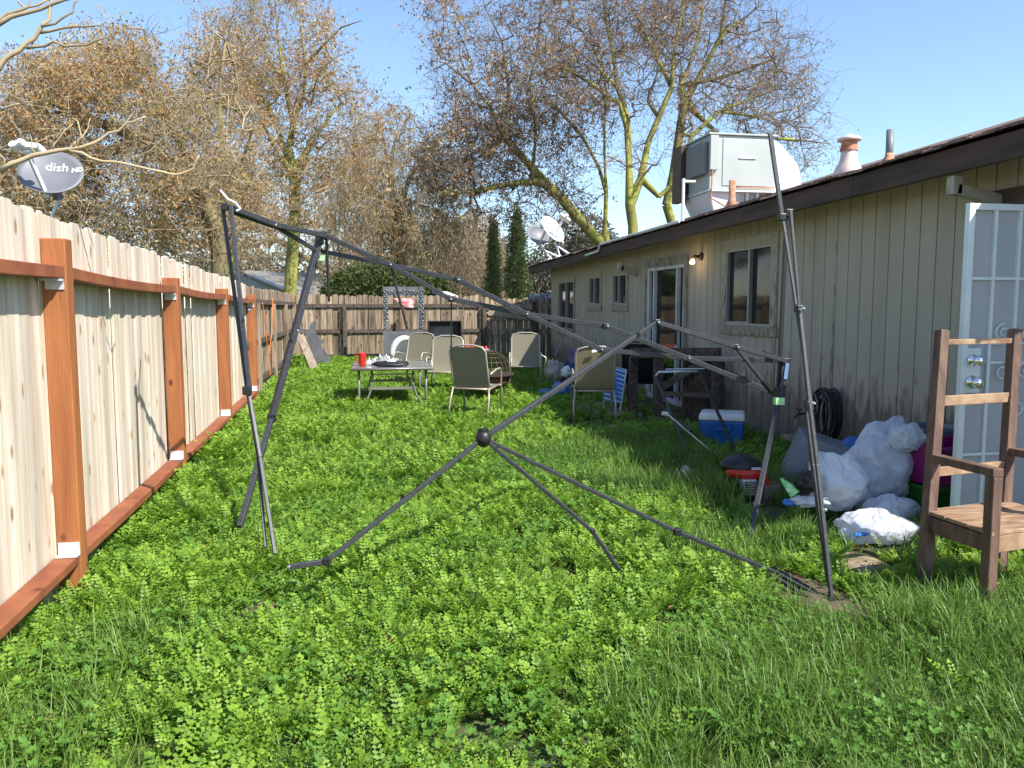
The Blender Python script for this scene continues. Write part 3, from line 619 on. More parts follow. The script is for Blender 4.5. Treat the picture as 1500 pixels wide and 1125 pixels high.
for (a, c2, s) in (((1093, 527), (1104, 527), 0), ((1078, 548), (1092, 556), 0)): rod('sleeve', [tp(a), tp(c2)], .034, .05, 'black')
# leg 3
l3t = at(1153, 306, y=5.34); l3m = at(1142, 535, y=5.34); l3c = at(1139, 582, y=5.32)
rod('leg', [l3t, l3m, l3c], .03, .03, 'black'); rod('leg', [at(1154, 535, y=5.3), at(1138, 600, y=5.24), at(1096, 800, y=4.55)], .04, .04)
joint(at(1140, 575, y=5.3), .036); joint(at(1150, 530, y=5.33), .03)
MB().box(*[v for c in zip(at(1137, 583, y=5.22), at(1145, 592, y=5.26)) for v in sorted(c)]).build('tag', 'limegreen', cf)
rod('bracket', [at(1154, 532, y=5.28), at(1151, 556, y=5.26)], .03, .02, 'chrome')
joint(at(1155, 312, y=5.3), .026)
# roof arms round the hub
pk = at(962, 472, y=5.0); pk2 = at(1078, 508, y=5.2); hub = at(708, 642, y=4.4)
rod('roof_arm', [at(1152, 529, y=5.3), pk2, pk], .026, .036); rod('roof_arm', [pk, hub], .03, .034)
rod('truss_bar', [pk2, at(1128, 571, y=5.28)], .024, .03)
for q in (pk, pk2): joint(q, .02)
bolt(pk); bolt(pk2); rod('sleeve', [at(1118, 518, y=5.26), at(1136, 524, y=5.29)], .04, .045, 'black'); rod('sleeve', [at(1118, 558, y=5.25), at(1130, 572, y=5.27)], .04, .04, 'black')
a2 = at(478, 822, y=4.12); a2b = at(422, 831, y=4.08)
rod('roof_arm', [hub, a2], .026, .03); rod('roof_arm', [a2, a2b], .026, .034); joint(a2, .02); bolt(at(424, 828, y=4.06))
a3 = at(868, 778, y=4.2); rod('roof_arm', [hub, a3, at(912, 842, y=4.12)], .022, .026); joint(a3, .014)
l4b = at(1220, 886, y=3.66)
a4 = at(992, 779, y=4.15); rod('roof_arm', [hub, a4, at(1135, 838, y=3.95), l4b], .026, .026); joint(a4, .02)
rod('truss_bar', [at(1132, 832, y=4.0), at(1214, 878, y=3.72)], .022, .026); rod('truss_bar', [at(1128, 842, y=3.93), at(1205, 888, y=3.62)], .022, .026)
joint(l4b, .035)
MB().blob(hub, (.045, .045, .05), 3, .05, 1.5, 20, 14).build('hub', 'black', cf, smooth=True)
MB().lathe(hub + Vector((0, 0, .03)), [(.03, 0), (.03, .025)], 14).build('hub_cap', 'black', cf)
# leg 4: long rods fallen upside down
top4 = at(1128, 196, y=4.3)
rod('leg', [top4, at(1146, 320, y=4.25)], .028, .02); rod('leg', [at(1146, 316, y=4.24), at(1166, 447, y=4.12), at(1190, 600, y=4.0)], .018, .018)
rod('leg', [at(1158, 308, y=4.26), at(1171, 454, y=4.16), at(1177, 500, y=4.12)], .02, .018); rod('leg', [at(1171, 452, y=4.1), at(1187, 600, y=3.95), at(1197, 680, y=3.88), at(1219, 884, y=3.68)], .024, .024)
rod('leg', [at(1181, 590, y=4.0), at(1190, 680, y=3.92), at(1213, 850, y=3.74)], .024, .022)
for q, yq in (((1184, 592), 3.97), ((1170, 452), 4.12), ((1145, 318), 4.24)): joint(at(*q, y=yq), .02)
bolt(at(1187, 590, y=3.94)); bolt(at(1172, 452, y=4.1)); bolt(at(1204, 745, y=3.8))
# hanging straps and the cord to the tree
def hang(p, q, m='black', r=.006, name='strap'): MB().tube([p, q], r, 6).build(name, m, cf)
hang(at(478, 345, y=6.2), at(482, 442, y=6.2), r=.012); hang(tp(X1), at(597, 482, y=yt(597)), r=.011); hang(at(661, 440, y=6.0), at(661, 528, y=6.0))
MB().tube([at(323, 279, y=5.5), at(334, 292, y=5.35), at(345, 297, y=5.3), at(352, 306, y=5.32), at(346, 309, y=5.3)], .007, 6).build('cord', 'cord', cf)

# ---------------------------------------------------------------- wooden porch chair at right
wc = thing('wooden_chair', 'tall red brown wooden chair frame standing in the grass beside the security door', 'chair', (3.2, 3.7, 0))
BLb = Vector((2.93, 3.70, 0)); BLt = at(1380, 484, y=3.93); Wd = Vector((.555, .10, 0)); FLb = Vector((3.02, 3.36, 0)); ST = .055
BLt = Vector((BLt.x, BLt.y, BLt.z))
def lerp(a, c, t): return a + (c - a) * t
def pz(a, c, z): return lerp(a, c, (z - a.z) / (c.z - a.z))
for off in (Vector((0, 0, 0)), Wd): MB().bar(BLb + off, BLt + off, ST, ST * 1.05, up=(0, 1, 0)).build('back_post', 'chairwood', wc, bevel=.004)
SZ = .44; AZ = .73
for off in (Vector((0, 0, 0)), Wd * 1.05): MB().bar(FLb + off, FLb + off + Vector((0, 0, AZ)), .052, .058, up=(0, 1, 0)).build('front_leg', 'chairwood', wc, bevel=.004)
for z, h in ((1.36, .03), (1.04, .055), (.66, .05)):
    p = pz(BLb, BLt, z); MB().bar(p + Wd * .05, p + Wd * .955, .025, h).build('cross_rail', 'seatwood', wc, bevel=.003)
for off in (Vector((0, 0, 0)), Wd * 1.03):
    p = pz(BLb, BLt, AZ + .0) + off; q = FLb + off + Vector((0, 0, AZ + .0)); MB().bar(p + (q - p) * .06 + Vector((0, 0, .01)), q + (q - p) * .06 + Vector((0, 0, .022)), .058, .042).build('armrest', 'chairwood', wc, bevel=.004)
    p = pz(BLb, BLt, SZ - .05) + off; q = FLb + off + Vector((0, 0, SZ - .05)); MB().bar(p, q, .03, .085).build('side_rail', 'chairwood', wc, bevel=.003)
p0 = FLb + Vector((.03, -.005, SZ - .045)); MB().bar(p0, p0 + Wd * .97, .03, .085).build('front_rail', 'seatwood', wc, bevel=.003)
b = MB()
for k in range(3):
    t0, t1 = k / 3 + .008, (k + 1) / 3 - .008; pa = pz(BLb, BLt, SZ) + Vector((-.02, .02, 0)); pb = FLb + Vector((-.02, -.035, SZ)); A_ = lerp(pb, pa, t0); B_ = lerp(pb, pa, t1); W_ = Wd * 1.1
    b.hull8([A_, A_ + W_, B_ + W_, B_, A_ + Vector((0, 0, .02)), A_ + W_ + Vector((0, 0, .02)), B_ + W_ + Vector((0, 0, .02)), B_ + Vector((0, 0, .02))])
b.build('seat', 'seatwood', wc, bevel=.003)

# ---------------------------------------------------------------- patio chairs and table
def sling_chair(name, label, loc, rz, sl='sling', fr='chairmetal', scale=1.0, base=None):
    if base is None:
        t = thing(name, label, 'patio chair', loc, rz, 'patio chairs with sling seats'); ORG[t.name] = (0, 0, 0)
        w = .27
        for s in (-1, 1):   # chair faces local -Y
            MB().tube([(s * w, -.26, 0), (s * w, -.25, .60), (s * w, -.20, .655), (s * w, -.05, .65), (s * w, .20, .60)], .013, 8).build('front_leg', fr, t, smooth=True, local=True)
            MB().tube([(s * w, .34, 0), (s * w, .26, .25), (s * (w - .02), .20, .42)], .013, 8).build('rear_leg', fr, t, smooth=True, local=True)
        pts = [(-w + .02, -.22, .43), (-w + .02, .16, .40), (-w + .02, .22, .55), (-w + .02, .33, .90), (-w + .06, .345, .955), (-.1, .352, .985), (.1, .352, .985), (w - .06, .345, .955), (w - .02, .33, .90), (w - .02, .22, .55), (w - .02, .16, .40), (w - .02, -.22, .43)]
        MB().tube(pts, .013, 8).tube([(-w, -.24, .42), (w, -.24, .42)], .012).tube([(-w, .19, .40), (w, .19, .40)], .012).build('frame', fr, t, smooth=True, local=True)
        b = MB(); P = [(-.23, .435), (-.05, .415), (.13, .405), (.185, .45), (.225, .56), (.28, .74), (.335, .93), (.345, .97)]; n = 6; vs = []
        for (y, z) in P:
            for i in range(n + 1): q = -1 + 2 * i / n; vs.append((q * (w - .03), y + .0, z - .012 * (1 - q * q)))
        fs = [(j * (n + 1) + i, j * (n + 1) + i + 1, (j + 1) * (n + 1) + i + 1, (j + 1) * (n + 1) + i) for j in range(len(P) - 1) for i in range(n)]
        b.add(vs, fs).build('sling', sl, t, smooth=True, local=True)
    else:
        t = base.copy(); S.collection.objects.link(t); t.location = loc; t.rotation_euler = (0, 0, rz); t['label'] = label
        for ch in base.children:
            c = ch.copy(); S.collection.objects.link(c); c.parent = t
    t.scale = (scale,) * 3
    return t
c1 = sling_chair('patio_chair', 'nearest sling patio chair, alone on the grass, its back to the camera', (1.50, 10.65, .08), R(180 - 28))
sling_chair('patio_chair', 'sling patio chair just right of the table, turned towards the camera', (1.33, 13.0, .1), R(-14), base=c1)
sling_chair('patio_chair', 'sling patio chair behind the table beside the bright white hoop', (.90, 14.3, .11), R(-30), base=c1)
sling_chair('patio_chair', 'sling patio chair right of the mesh dome, partly in shadow', (2.80, 13.7, .12), R(-12), base=c1)
c4 = sling_chair('patio_chair', 'tan ribbed sling patio chair with a white tag, before the clutter by the house', (3.0, 10.2, .07), R(180 - 12), sl='slingtan')
MB().bar((-.03, .372, .94), (.05, .372, .925), .004, .035).build('tag', 'white', c4, local=True)
bc = sling_chair('patio_chair', 'black metal armchair in the shade behind the dark wooden stand', (3.95, 10.9, .09), R(150), sl='black', fr='black', base=None)
tx, ty, tz = .42, 12.1, gz(12.1)
tb = thing('patio_table', 'grey metal patio table with glass top and curved legs', 'table', (tx, ty, tz))
TZ = .70
MB().box(-.12 + .0, .98, 11.45, 12.95, TZ - .012, TZ).build('tabletop', 'tableglass', tb)
MB().tube([(-.13, 11.44, TZ - .015), (.99, 11.44, TZ - .015), (.99, 12.96, TZ - .015), (-.13, 12.96, TZ - .015), (-.13, 11.44, TZ - .015)], .02, 8).build('rim', 'tablemetal', tb, smooth=True)
for x, y, s in ((-.05, 11.55, -1), (.9, 11.55, 1), (-.05, 12.85, -1), (.9, 12.85, 1)):
    pts = [(x, y, TZ - .03), (x - s * .0, y, .35), (x + s * .01, y, 0.0)]
    MB().tube(pts, .018, 8).build('leg', 'tablemetal', tb, smooth=True)
    MB().tube([(x - s * .18, y + .02, TZ - .05), (x - s * .2, y + .02, .5), (x - s * .14, y + .02, .3), (x - s * .03, y + .02, .14), (x + s * .05, y, .0)], .015, 8).build('leg_brace', 'tablemetal', tb, smooth=True)
MB().bar((.12, 11.58, .40), (.75, 11.58, .40), .02, .035).bar((.12, 12.83, .40), (.75, 12.83, .40), .02, .035).bar((.12, 11.58, .6), (.75, 11.58, .6), .02, .02).build('stretcher', 'tablemetal', tb)
cu = thing('pitcher', 'red plastic pitcher on the left end of the patio table', 'pitcher', (.02, 12.0, TZ))
c_ = at(531, 538, y=11.9); cu.location = (c_.x, 11.9, TZ); ORG[cu.name] = tuple(cu.location)
MB().lathe((c_.x, 11.9, TZ + .002), [(.045, 0), (.05, .02), (.058, .18), (.06, .19), (.055, .19), (.045, .02), (.001, .015)], 18).build('body', 'red', cu, smooth=True)
MB().tube([(c_.x - .055, 11.9, TZ + .16), (c_.x - .10, 11.9, TZ + .15), (c_.x - .10, 11.9, TZ + .07), (c_.x - .052, 11.9, TZ + .05)], .008).build('handle', 'red', cu, smooth=True)
# tinsel heap: many thin curled strips
b = MB(); cc = at(562, 527, y=12.1); rr = random.Random(3)
for i in range(420):
    a = rr.uniform(0, 6.28); q = rr.random() ** .6; x = cc.x + .30 * q * math.cos(a); y = 12.15 + .22 * q * math.sin(a); z = TZ + .01 + rr.random() * .12 * (1.1 - q)
    d = Vector((rr.gauss(0, 1), rr.gauss(0, 1), rr.gauss(.5, .6))).normalized() * rr.uniform(.03, .06); b.bar((x, y, z), (x + d.x, y + d.y, max(z + d.z, TZ + .01)), .012, .002)
tag(b.build('tinsel', 'white'), 'fluffy heap of white tinsel strips on the patio table', 'tinsel')
cc = at(573, 537, y=11.75)
hat = thing('cap', 'black cloth cap with white patch lying on the table edge', 'cap', (cc.x, 11.75, TZ))
MB().blob((cc.x, 11.75, TZ + .035), (.26, .13, .05), 5, .25, 1.6, squash=-.03).build('crown', 'black', hat, smooth=True)
MB().blob((cc.x + .0, 11.70, TZ + .08), (.07, .05, .02), 2, .2, 2).build('patch', 'white', hat, smooth=True)

# ---------------------------------------------------------------- mesh fire pit
fp = thing('fire_pit', 'rusty fire pit with round wire mesh dome among the chairs', 'fire pit', (1.95, 12.3, gz(12)))
cx, cy, cz_, fr_ = at(715, 548, y=12.3).x, 12.3, .52, .37
prof = [(.08, -.25), (.2, -.22), (.31, -.13), (.37, 0), (.36, 0), (.29, -.11), (.001, -.2)]
MB().lathe((cx, cy, cz_), prof, 28).build('bowl', 'rustbowl', fp, smooth=True)
MB().lathe((cx, cy, cz_), [(.36, -.01), (.41, -.01), (.41, .01), (.36, .01)], 28).build('rim', 'bronze', fp)
b = MB()
for k in range(12):
    a = math.pi * k / 12
    b.tube([(cx + fr_ * math.sin(t) * math.cos(a), cy + fr_ * math.sin(t) * math.sin(a), cz_ + .02 + fr_ * .95 * math.cos(t)) for t in [-math.pi / 2 + math.pi * i / 16 for i in range(17)]], .0045, 5)
for el in (15, 30, 45, 60, 75):
    r2 = fr_ * math.cos(R(el)); b.tube([(cx + r2 * math.cos(t), cy + r2 * math.sin(t), cz_ + .02 + fr_ * .95 * math.sin(R(el))) for t in [2 * math.pi * i / 28 for i in range(29)]], .0045, 5)
b.build('mesh_dome', 'bronze', fp)
for k in range(3):
    a = k * 2.1 + .4; MB().bar((cx + .26 * math.cos(a), cy + .26 * math.sin(a), cz_ - .12), (cx + .33 * math.cos(a), cy + .33 * math.sin(a), .1), .025, .025).build('leg', 'bronze', fp)

# ---------------------------------------------------------------- grill, panel and shapes by the back fence
gy = 17.2; g0 = at(628, 503, y=gy); g1 = at(676, 470, y=gy)
gr = thing('barbecue_grill', 'box shaped charcoal grill with raised lid near the back fence', 'grill', ((g0.x + g1.x) / 2, gy, gz(gy)))
b = MB(); x0, x1, z0_, z1_ = g0.x, g1.x, g0.z, g1.z
b.box(x0, x1, gy + .28, gy + .3, z0_, z1_).box(x0, x0 + .02, gy, gy + .28, z0_, z1_).box(x1 - .02, x1, gy, gy + .28, z0_, z1_).box(x0 + .02, x1 - .02, gy, gy + .28, z1_ - .02, z1_)
b.build('lid', 'black', gr)
MB().box(x0 + .06, x1 - .16, gy + .262, gy + .278, z0_ + .02, z1_ - .12).build('lid_lining', 'khaki', gr)
MB().box(x0, x1, gy - .35, gy + .28, z0_ - .3, z0_ - .04).build('firebox', 'black', gr, bevel=.02)
for x in (x0 + .05, x1 - .05):
    for y in (gy - .3, gy + .22): MB().tube([(x, y, z0_ - .3), (x, y, gz(gy))], .015).build('leg', 'black', gr)
MB().box(x1 + .02, x1 + .55, gy - .3, gy + .2, z0_ - .16, z0_ - .12).build('side_shelf', 'whitedirty', gr)
b = MB()
for k in range(7): b.lathe((x1 + .05 + k * .075, gy - .2, z0_ - .118), [(.03, 0), (.035, .03), (.02, .06)], 10)
tag(b.build('ornament_row', 'red'), 'row of small red tins on the grill side shelf', 'tins')
py = 19.3
pnl = thing('ornate_panel', 'grey metal panel with arched opening and scrollwork border against the back fence', 'panel', (at(592, 522, y=py).x, py, gz(py)))
def px(u, v, d=0): return tuple(at(u, v, y=py + d))
b = MB(); yb = py
def prect(u0, v0, u1, v1, d=.0, th=.02):
    a = at(u0, v1, y=py + d); c = at(u1, v0, y=py + d); return b.box(a.x, c.x, py + d, py + d + th, a.z, c.z)
prect(562, 485, 620, 540); prect(562, 420, 568, 485); prect(613, 420, 620, 485); prect(568, 420, 613, 433)
b.build('sheet', 'steelgrey', pnl)
b = MB()
for u0, u1, v0, v1 in ((564, 564, 424, 482), (617, 617, 424, 482)):
    for k in range(9):
        v = v0 + (v1 - v0) * (k + .5) / 9; c = at(u0 + 1.0, v, y=py - .012)
        b.tube([(c.x + .055 * math.cos(t + k) * (1 - t / 9), py - .015, c.z + .05 * math.sin(t + k) * (1 - t / 9)) for t in [i * .6 for i in range(12)]], .012, 6)
for k in range(7):
    c = at(572 + k * 6.3, 426 + 3 * abs(k - 3) / 3, y=py - .012); b.tube([(c.x + .05 * math.cos(t + k) * (1 - t / 9), py - .015, c.z + .05 * math.sin(t + k) * (1 - t / 9)) for t in [i * .6 for i in range(12)]], .012, 6)
b.build('scrollwork', 'steelgrey', pnl)
sgn = MB(); a = [at(u, v, y=py - .2) for u, v in ((576, 437), (606, 437), (606, 451), (596, 450))]; sgn.prism(a, (0, .01, 0))
tag(sgn.build('pennant', 'redcloth'), 'torn red and white pennant hanging in the ornate panel opening', 'pennant')
hc = at(594, 522, y=py - .5)
hp = [(hc.x - .32 * math.cos(t), py - .5, hc.z + .42 * math.sin(t)) for t in [math.pi * i / 16 for i in range(0, 11)]]
tag(MB().tube(hp, [.05 + .03 * math.sin(i * .3) for i in range(len(hp))], 10).build('hoop', 'white', smooth=True), 'thick white curved hoop leaning against the ornate panel', 'hoop')
# leaning silhouette board
sb = thing('garden_cutout', 'flat grey metal figure cut out leaning by the fence corner', 'cut out', (at(475, 530, y=18.6).x, 18.6, gz(18)))
ol = [(462, 530), (452, 522), (450, 500), (455, 492), (448, 487), (441, 490), (438, 486), (447, 483), (455, 485), (456, 477), (462, 470), (467, 472), (465, 480), (463, 488), (470, 497), (478, 512), (487, 520), (490, 530)]
ol = [(452, 534), (449, 515), (443, 503), (436, 499), (437, 495), (446, 498), (450, 494), (447, 489), (438, 487), (436, 483), (440, 482), (447, 485), (452, 484), (454, 476), (459, 470), (464, 472), (462, 479), (462, 487), (466, 494), (468, 500), (473, 498), (474, 504), (469, 503), (475, 514), (482, 520), (486, 532)]
MB().prism([at(u, v, y=18.6) for u, v in ol], (0, .012, 0)).build('figure', 'steelgrey', sb)
ab = at(446, 495, y=18.9)
MB().prism([at(u, v, y=18.2) for u, v in ((456, 487), (466, 491), (477, 530), (462, 534))], (.0, .02, 0)).build('support_plate', 'steelgrey', sb)
pk_ = at(436, 487, y=17.6); pb_ = at(466, 545, y=16.6)
for k, (a, c, lb) in enumerate((((436, 488), (462, 548), 'pale grey plank leaning outermost beside the metal figure'), ((442, 490), (467, 542), 'grey plank leaning behind the paler plank by the metal figure'))):
    A = at(*a, y=17.8 + k * .25); B = at(*c, y=16.9 + k * .3); tag(MB().bar(A, (B.x, B.y, gz(17)), .03, .085, up=(1, 0, .3)).build('plank', 'greywood', bevel=.004), lb, 'plank', 'planks leaning near the fence corner')
for k, u in enumerate((546, 536)):
    pass
# steel shepherd hooks by the table
b = MB(); h0 = at(481, 600, z=.1)
for dx in (0, .14): b.tube([(h0.x + dx, h0.y, gz(h0.y)), (h0.x + dx, h0.y, .34)], .007, 6)
b.tube([(h0.x, h0.y, .14), (h0.x + .14, h0.y, .14)], .006, 6)
tag(b.build('wire_stake', 'black'), 'small black wire stake frame standing in the lawn left of the table', 'garden stake')

# ---------------------------------------------------------------- dark wooden stand
sy = 9.9; st = thing('wooden_stand', 'dark weathered timber stand with heavy top beam in front of the sliding door', 'stand', (3.9, sy, .07))
p0 = at(925, 517, y=10.2); p1 = at(1055, 517, y=9.35)
b = MB().bar(p0, p1, .10, .13).build('top_beam', 'darkwood', st, bevel=.006)
d_ = (p1 - p0).normalized()
for u, w_ in ((933, .10), (965, .11)):
    t = (u - 925) / 130; q = lerp(p0, p1, t); MB().bar((q.x, q.y + (.12 if u < 950 else -.04), q.z - .07), (q.x, q.y + (.12 if u < 950 else -.04), .05), w_, w_, up=(0, 1, 0)).build('post', 'darkwood', st, bevel=.005)
q = lerp(p0, p1, .95); MB().bar((q.x + .04, q.y + .05, q.z - .07), (q.x + .04, q.y + .05, .05), .09, .09, up=(0, 1, 0)).build('post', 'darkwood', st)
b1 = at(966, 570, y=9.9); b2 = at(1025, 533, y=9.55); MB().bar(b1, b2, .04, .09).build('brace', 'darkwood', st)
b1 = at(958, 576, y=9.95); b2 = at(1050, 580, y=9.4); MB().bar(b1, b2, .05, .06).build('shelf_rail', 'darkwood', st)
b1 = at(958, 630, y=9.8); b2 = at(1010, 640, y=9.2); MB().bar((b1.x, b1.y, .12), (b2.x, b2.y, .12), .10, .06).build('foot_rail', 'darkwood', st)
b = MB(); r0 = lerp(p0, p1, .62)
for k in range(7):
    q = lerp(p0, p1, .58 + k * .062); b.bar((q.x + .12, q.y + .1, q.z - .08), (q.x + .12, q.y + .1, .15), .10, .02, up=(0, 1, 0))
b.build('back_board', 'darkwood', st)
# folded black metal frame in front of the stand
fk = thing('folding_stand', 'black folding metal stand leaning by the blue cooler', 'stand', (3.4, 7.6, .04))
A = at(960, 552, y=8.7); B = at(1030, 715, y=6.6); C = at(1024, 544, y=8.5); D = at(1090, 692, y=7.0)
MB().tube([A, at(990, 622, y=7.8), B], .016).build('leg', 'frame', fk, smooth=True)
MB().tube([C, at(1045, 590, y=8.1), D], .018).build('leg', 'black', fk, smooth=True)
MB().tube([A, at(965, 545, y=8.7), C], .014).build('crossbar', 'alu', fk, smooth=True)
MB().tube([at(975, 541, y=8.9), at(1032, 540, y=8.7)], .008).build('crossbar', 'alu', fk)
MB().tube([at(1012, 632, y=7.5), at(956, 585, y=9.2)], .014).build('strut', 'black', fk)
MB().tube([at(978, 607, y=7.95), at(1050, 668, y=7.3)], .007, 6).build('cable', 'cord', fk)
MB().lathe(at(974, 606, y=7.95), [(.022, -.03), (.025, .03)], 10, axis=(1, 0, -.2)).build('clamp', 'white', fk)

# ---------------------------------------------------------------- cooler
A = at(1010, 650, y=8.25); cl = thing('cooler', 'blue cooler with white lid standing by the wall', 'cooler', (3.75, 8.2, .05), R(-28)); ORG[cl.name] = (0, 0, 0)
cl.location = (3.90, 8.22, .05)
b = MB().hull8([(-.22, -.15, 0), (.22, -.15, 0), (.22, .15, 0), (-.22, .15, 0), (-.24, -.17, .27), (.24, -.17, .27), (.24, .17, .27), (-.24, .17, .27)]); b.build('body', 'blue', cl, bevel=.02, local=True)
MB().hull8([(-.25, -.18, .272), (.25, -.18, .272), (.25, .18, .272), (-.25, .18, .272), (-.235, -.165, .36), (.235, -.165, .36), (.235, .165, .36), (-.235, .165, .36)]).build('lid', 'white', cl, bevel=.025, local=True)
MB().box(-.06, .10, -.20, -.172, .17, .21).box(-.06, -.04, -.20, -.172, .21, .26).box(.08, .10, -.20, -.172, .21, .26).build('handle', 'blue', cl, bevel=.004, local=True)

# ---------------------------------------------------------------- engine (pressure washer / mower engine)
ec = at(1092, 722, y=5.85); en = thing('engine', 'small red and black petrol engine with chrome grille in the grass', 'engine', (ec.x, 5.85, .02)); ex, ey = ec.x, 5.85
MB().blob((ex - .02, ey + .05, .24), (.17, .14, .09), 1, .08, 1.2).build('cover', 'black', en, smooth=True)
MB().lathe((ex + .0, ey + .02, .17), [(.165, 0), (.172, .03), (.165, .06)], 24).build('shroud', 'red', en, smooth=True)
MB().box(ex - .13, ex + .13, ey - .08, ey + .14, .04, .17).build('block', 'black', en, bevel=.015)
mf = MB().box(ex - .10, ex + .02, ey - .16, ey - .085, .04, .17).build('muffler', 'alu', en, bevel=.015)
b = MB()
for k in range(6): b.box(ex - .09, ex + .035, ey - .172, ey - .162, .05 + k * .02, .058 + k * .02)
for k in range(4): b.box(ex - .085 + k * .036, ex - .079 + k * .036, ey - .176, ey - .172, .048, .165)
b.build('grille', 'chrome', mf)
MB().box(ex + .0, ex + .07, ey - .11, ey - .085, .235, .25).build('label_plate', 'white', en)
MB().hull8([(ex + .10, ey - .12, .1), (ex + .17, ey - .12, .08), (ex + .17, ey + .05, .08), (ex + .1, ey + .05, .1), (ex + .09, ey - .1, .22), (ex + .13, ey - .1, .2), (ex + .13, ey + .05, .2), (ex + .09, ey + .05, .22)]).build('fender', 'red', en, bevel=.01)
en.location.z += .05
w0 = at(1128, 735, y=5.75); tag(MB().box(w0.x - .08, w0.x + .12, 5.7, 5.9, 0, .085).box(w0.x - .07, w0.x + .11, 5.71, 5.89, .087, .16).build('timber_block', 'brick', bevel=.008), 'two stacked old timber blocks beside the small engine', 'blocks')
w0 = at(1068, 745, y=5.6); tag(MB().box(w0.x - .09, w0.x + .1, 5.5, 5.72, 0, .07).build('paver', 'concrete', bevel=.01), 'grey paver lying in the grass in front of the engine', 'paver')
w0 = at(1005, 712, y=6.4); tag(MB().blob((w0.x, 6.4, .09), (.07, .07, .1), 4, .3, 2).build('stone', 'concrete', smooth=True), 'small grey stone half hidden in grass left of the engine', 'stone')

# ---------------------------------------------------------------- totes and bags
def tote(name, label, c, size, rz, m, lid=False, tilt=(0, 0), grp=None, taper=.85):
    t = thing(name, label, 'storage tote', c, rz, grp); ORG[t.name] = (0, 0, 0); t.rotation_euler = (tilt[0], tilt[1], rz)
    a, bb, h = size[0] / 2, size[1] / 2, size[2]; k = taper; tk = .012
    b = MB(); vs = []
    for (s, z) in ((k, 0), (1, h), (1 - tk / a, h), (k - tk / a, tk)): vs += [(-a * s, -bb * s, z), (a * s, -bb * s, z), (a * s, bb * s, z), (-a * s, bb * s, z)]
    fs = [(3, 2, 1, 0), (12, 13, 14, 15)]
    for r_ in range(3): fs += [(r_ * 4 + i, r_ * 4 + (i + 1) % 4, (r_ + 1) * 4 + (i + 1) % 4, (r_ + 1) * 4 + i) for i in range(4)]
    b.add(vs, fs).build('body', m, t, bevel=.012, local=True)
    a2, b2 = a + .015, bb + .015
    MB().box(-a2, a2, -b2, -bb + .001, h - .03, h).box(-a2, a2, bb - .001, b2, h - .03, h).box(-a2, -a + .001, -bb, bb, h - .03, h).box(a - .001, a2, -bb, bb, h - .03, h).build('rim', m, t, bevel=.004, local=True)
    if lid:
        MB().box(-a2 - .005, a2 + .005, -b2 - .005, b2 + .005, h + .002, h + .022).build('lid', m, t, bevel=.008, local=True)
    return t
tg = at(1345, 735, y=5.05)
tote('green_tote', 'dark green storage tote under the magenta one', (tg.x + .22, 5.08, .03), (.56, .38, .27), R(6), 'green_tote', grp='storage totes', taper=.9)
tote('magenta_tote', 'magenta storage tote stacked on the green tote', (tg.x + .22, 5.08, .302), (.57, .39, .28), R(8), 'magenta', grp='storage totes', taper=.88)
tote('grey_tote', 'blue grey tote behind the magenta tote by the wall', (tg.x + .38, 5.48, .36), (.4, .3, .28), R(0), 'toteblue', grp='storage totes')
tb_ = tote('tilted_tote', 'large blue grey tote tipped on its side below the hose', (3.60, 6.25, .30), (.50, .74, .46), 0, 'toteblue', grp='storage totes', taper=.86)
tb_.rotation_euler = (R(3), R(112), R(-24))
MB().box(-.07, .07, -.02, .02, .0, .001).build('handle', 'black', tb_, local=True).location = (-.225, .0, .2)
bl = at(1225, 660, y=6.3)
tag(MB().blob((4.15, 6.15, .33), (.13, .13, .12), 7, .1, 1.2).build('blue_bin', 'blue', smooth=True), 'round blue plastic item behind the tipped tote', 'bin')
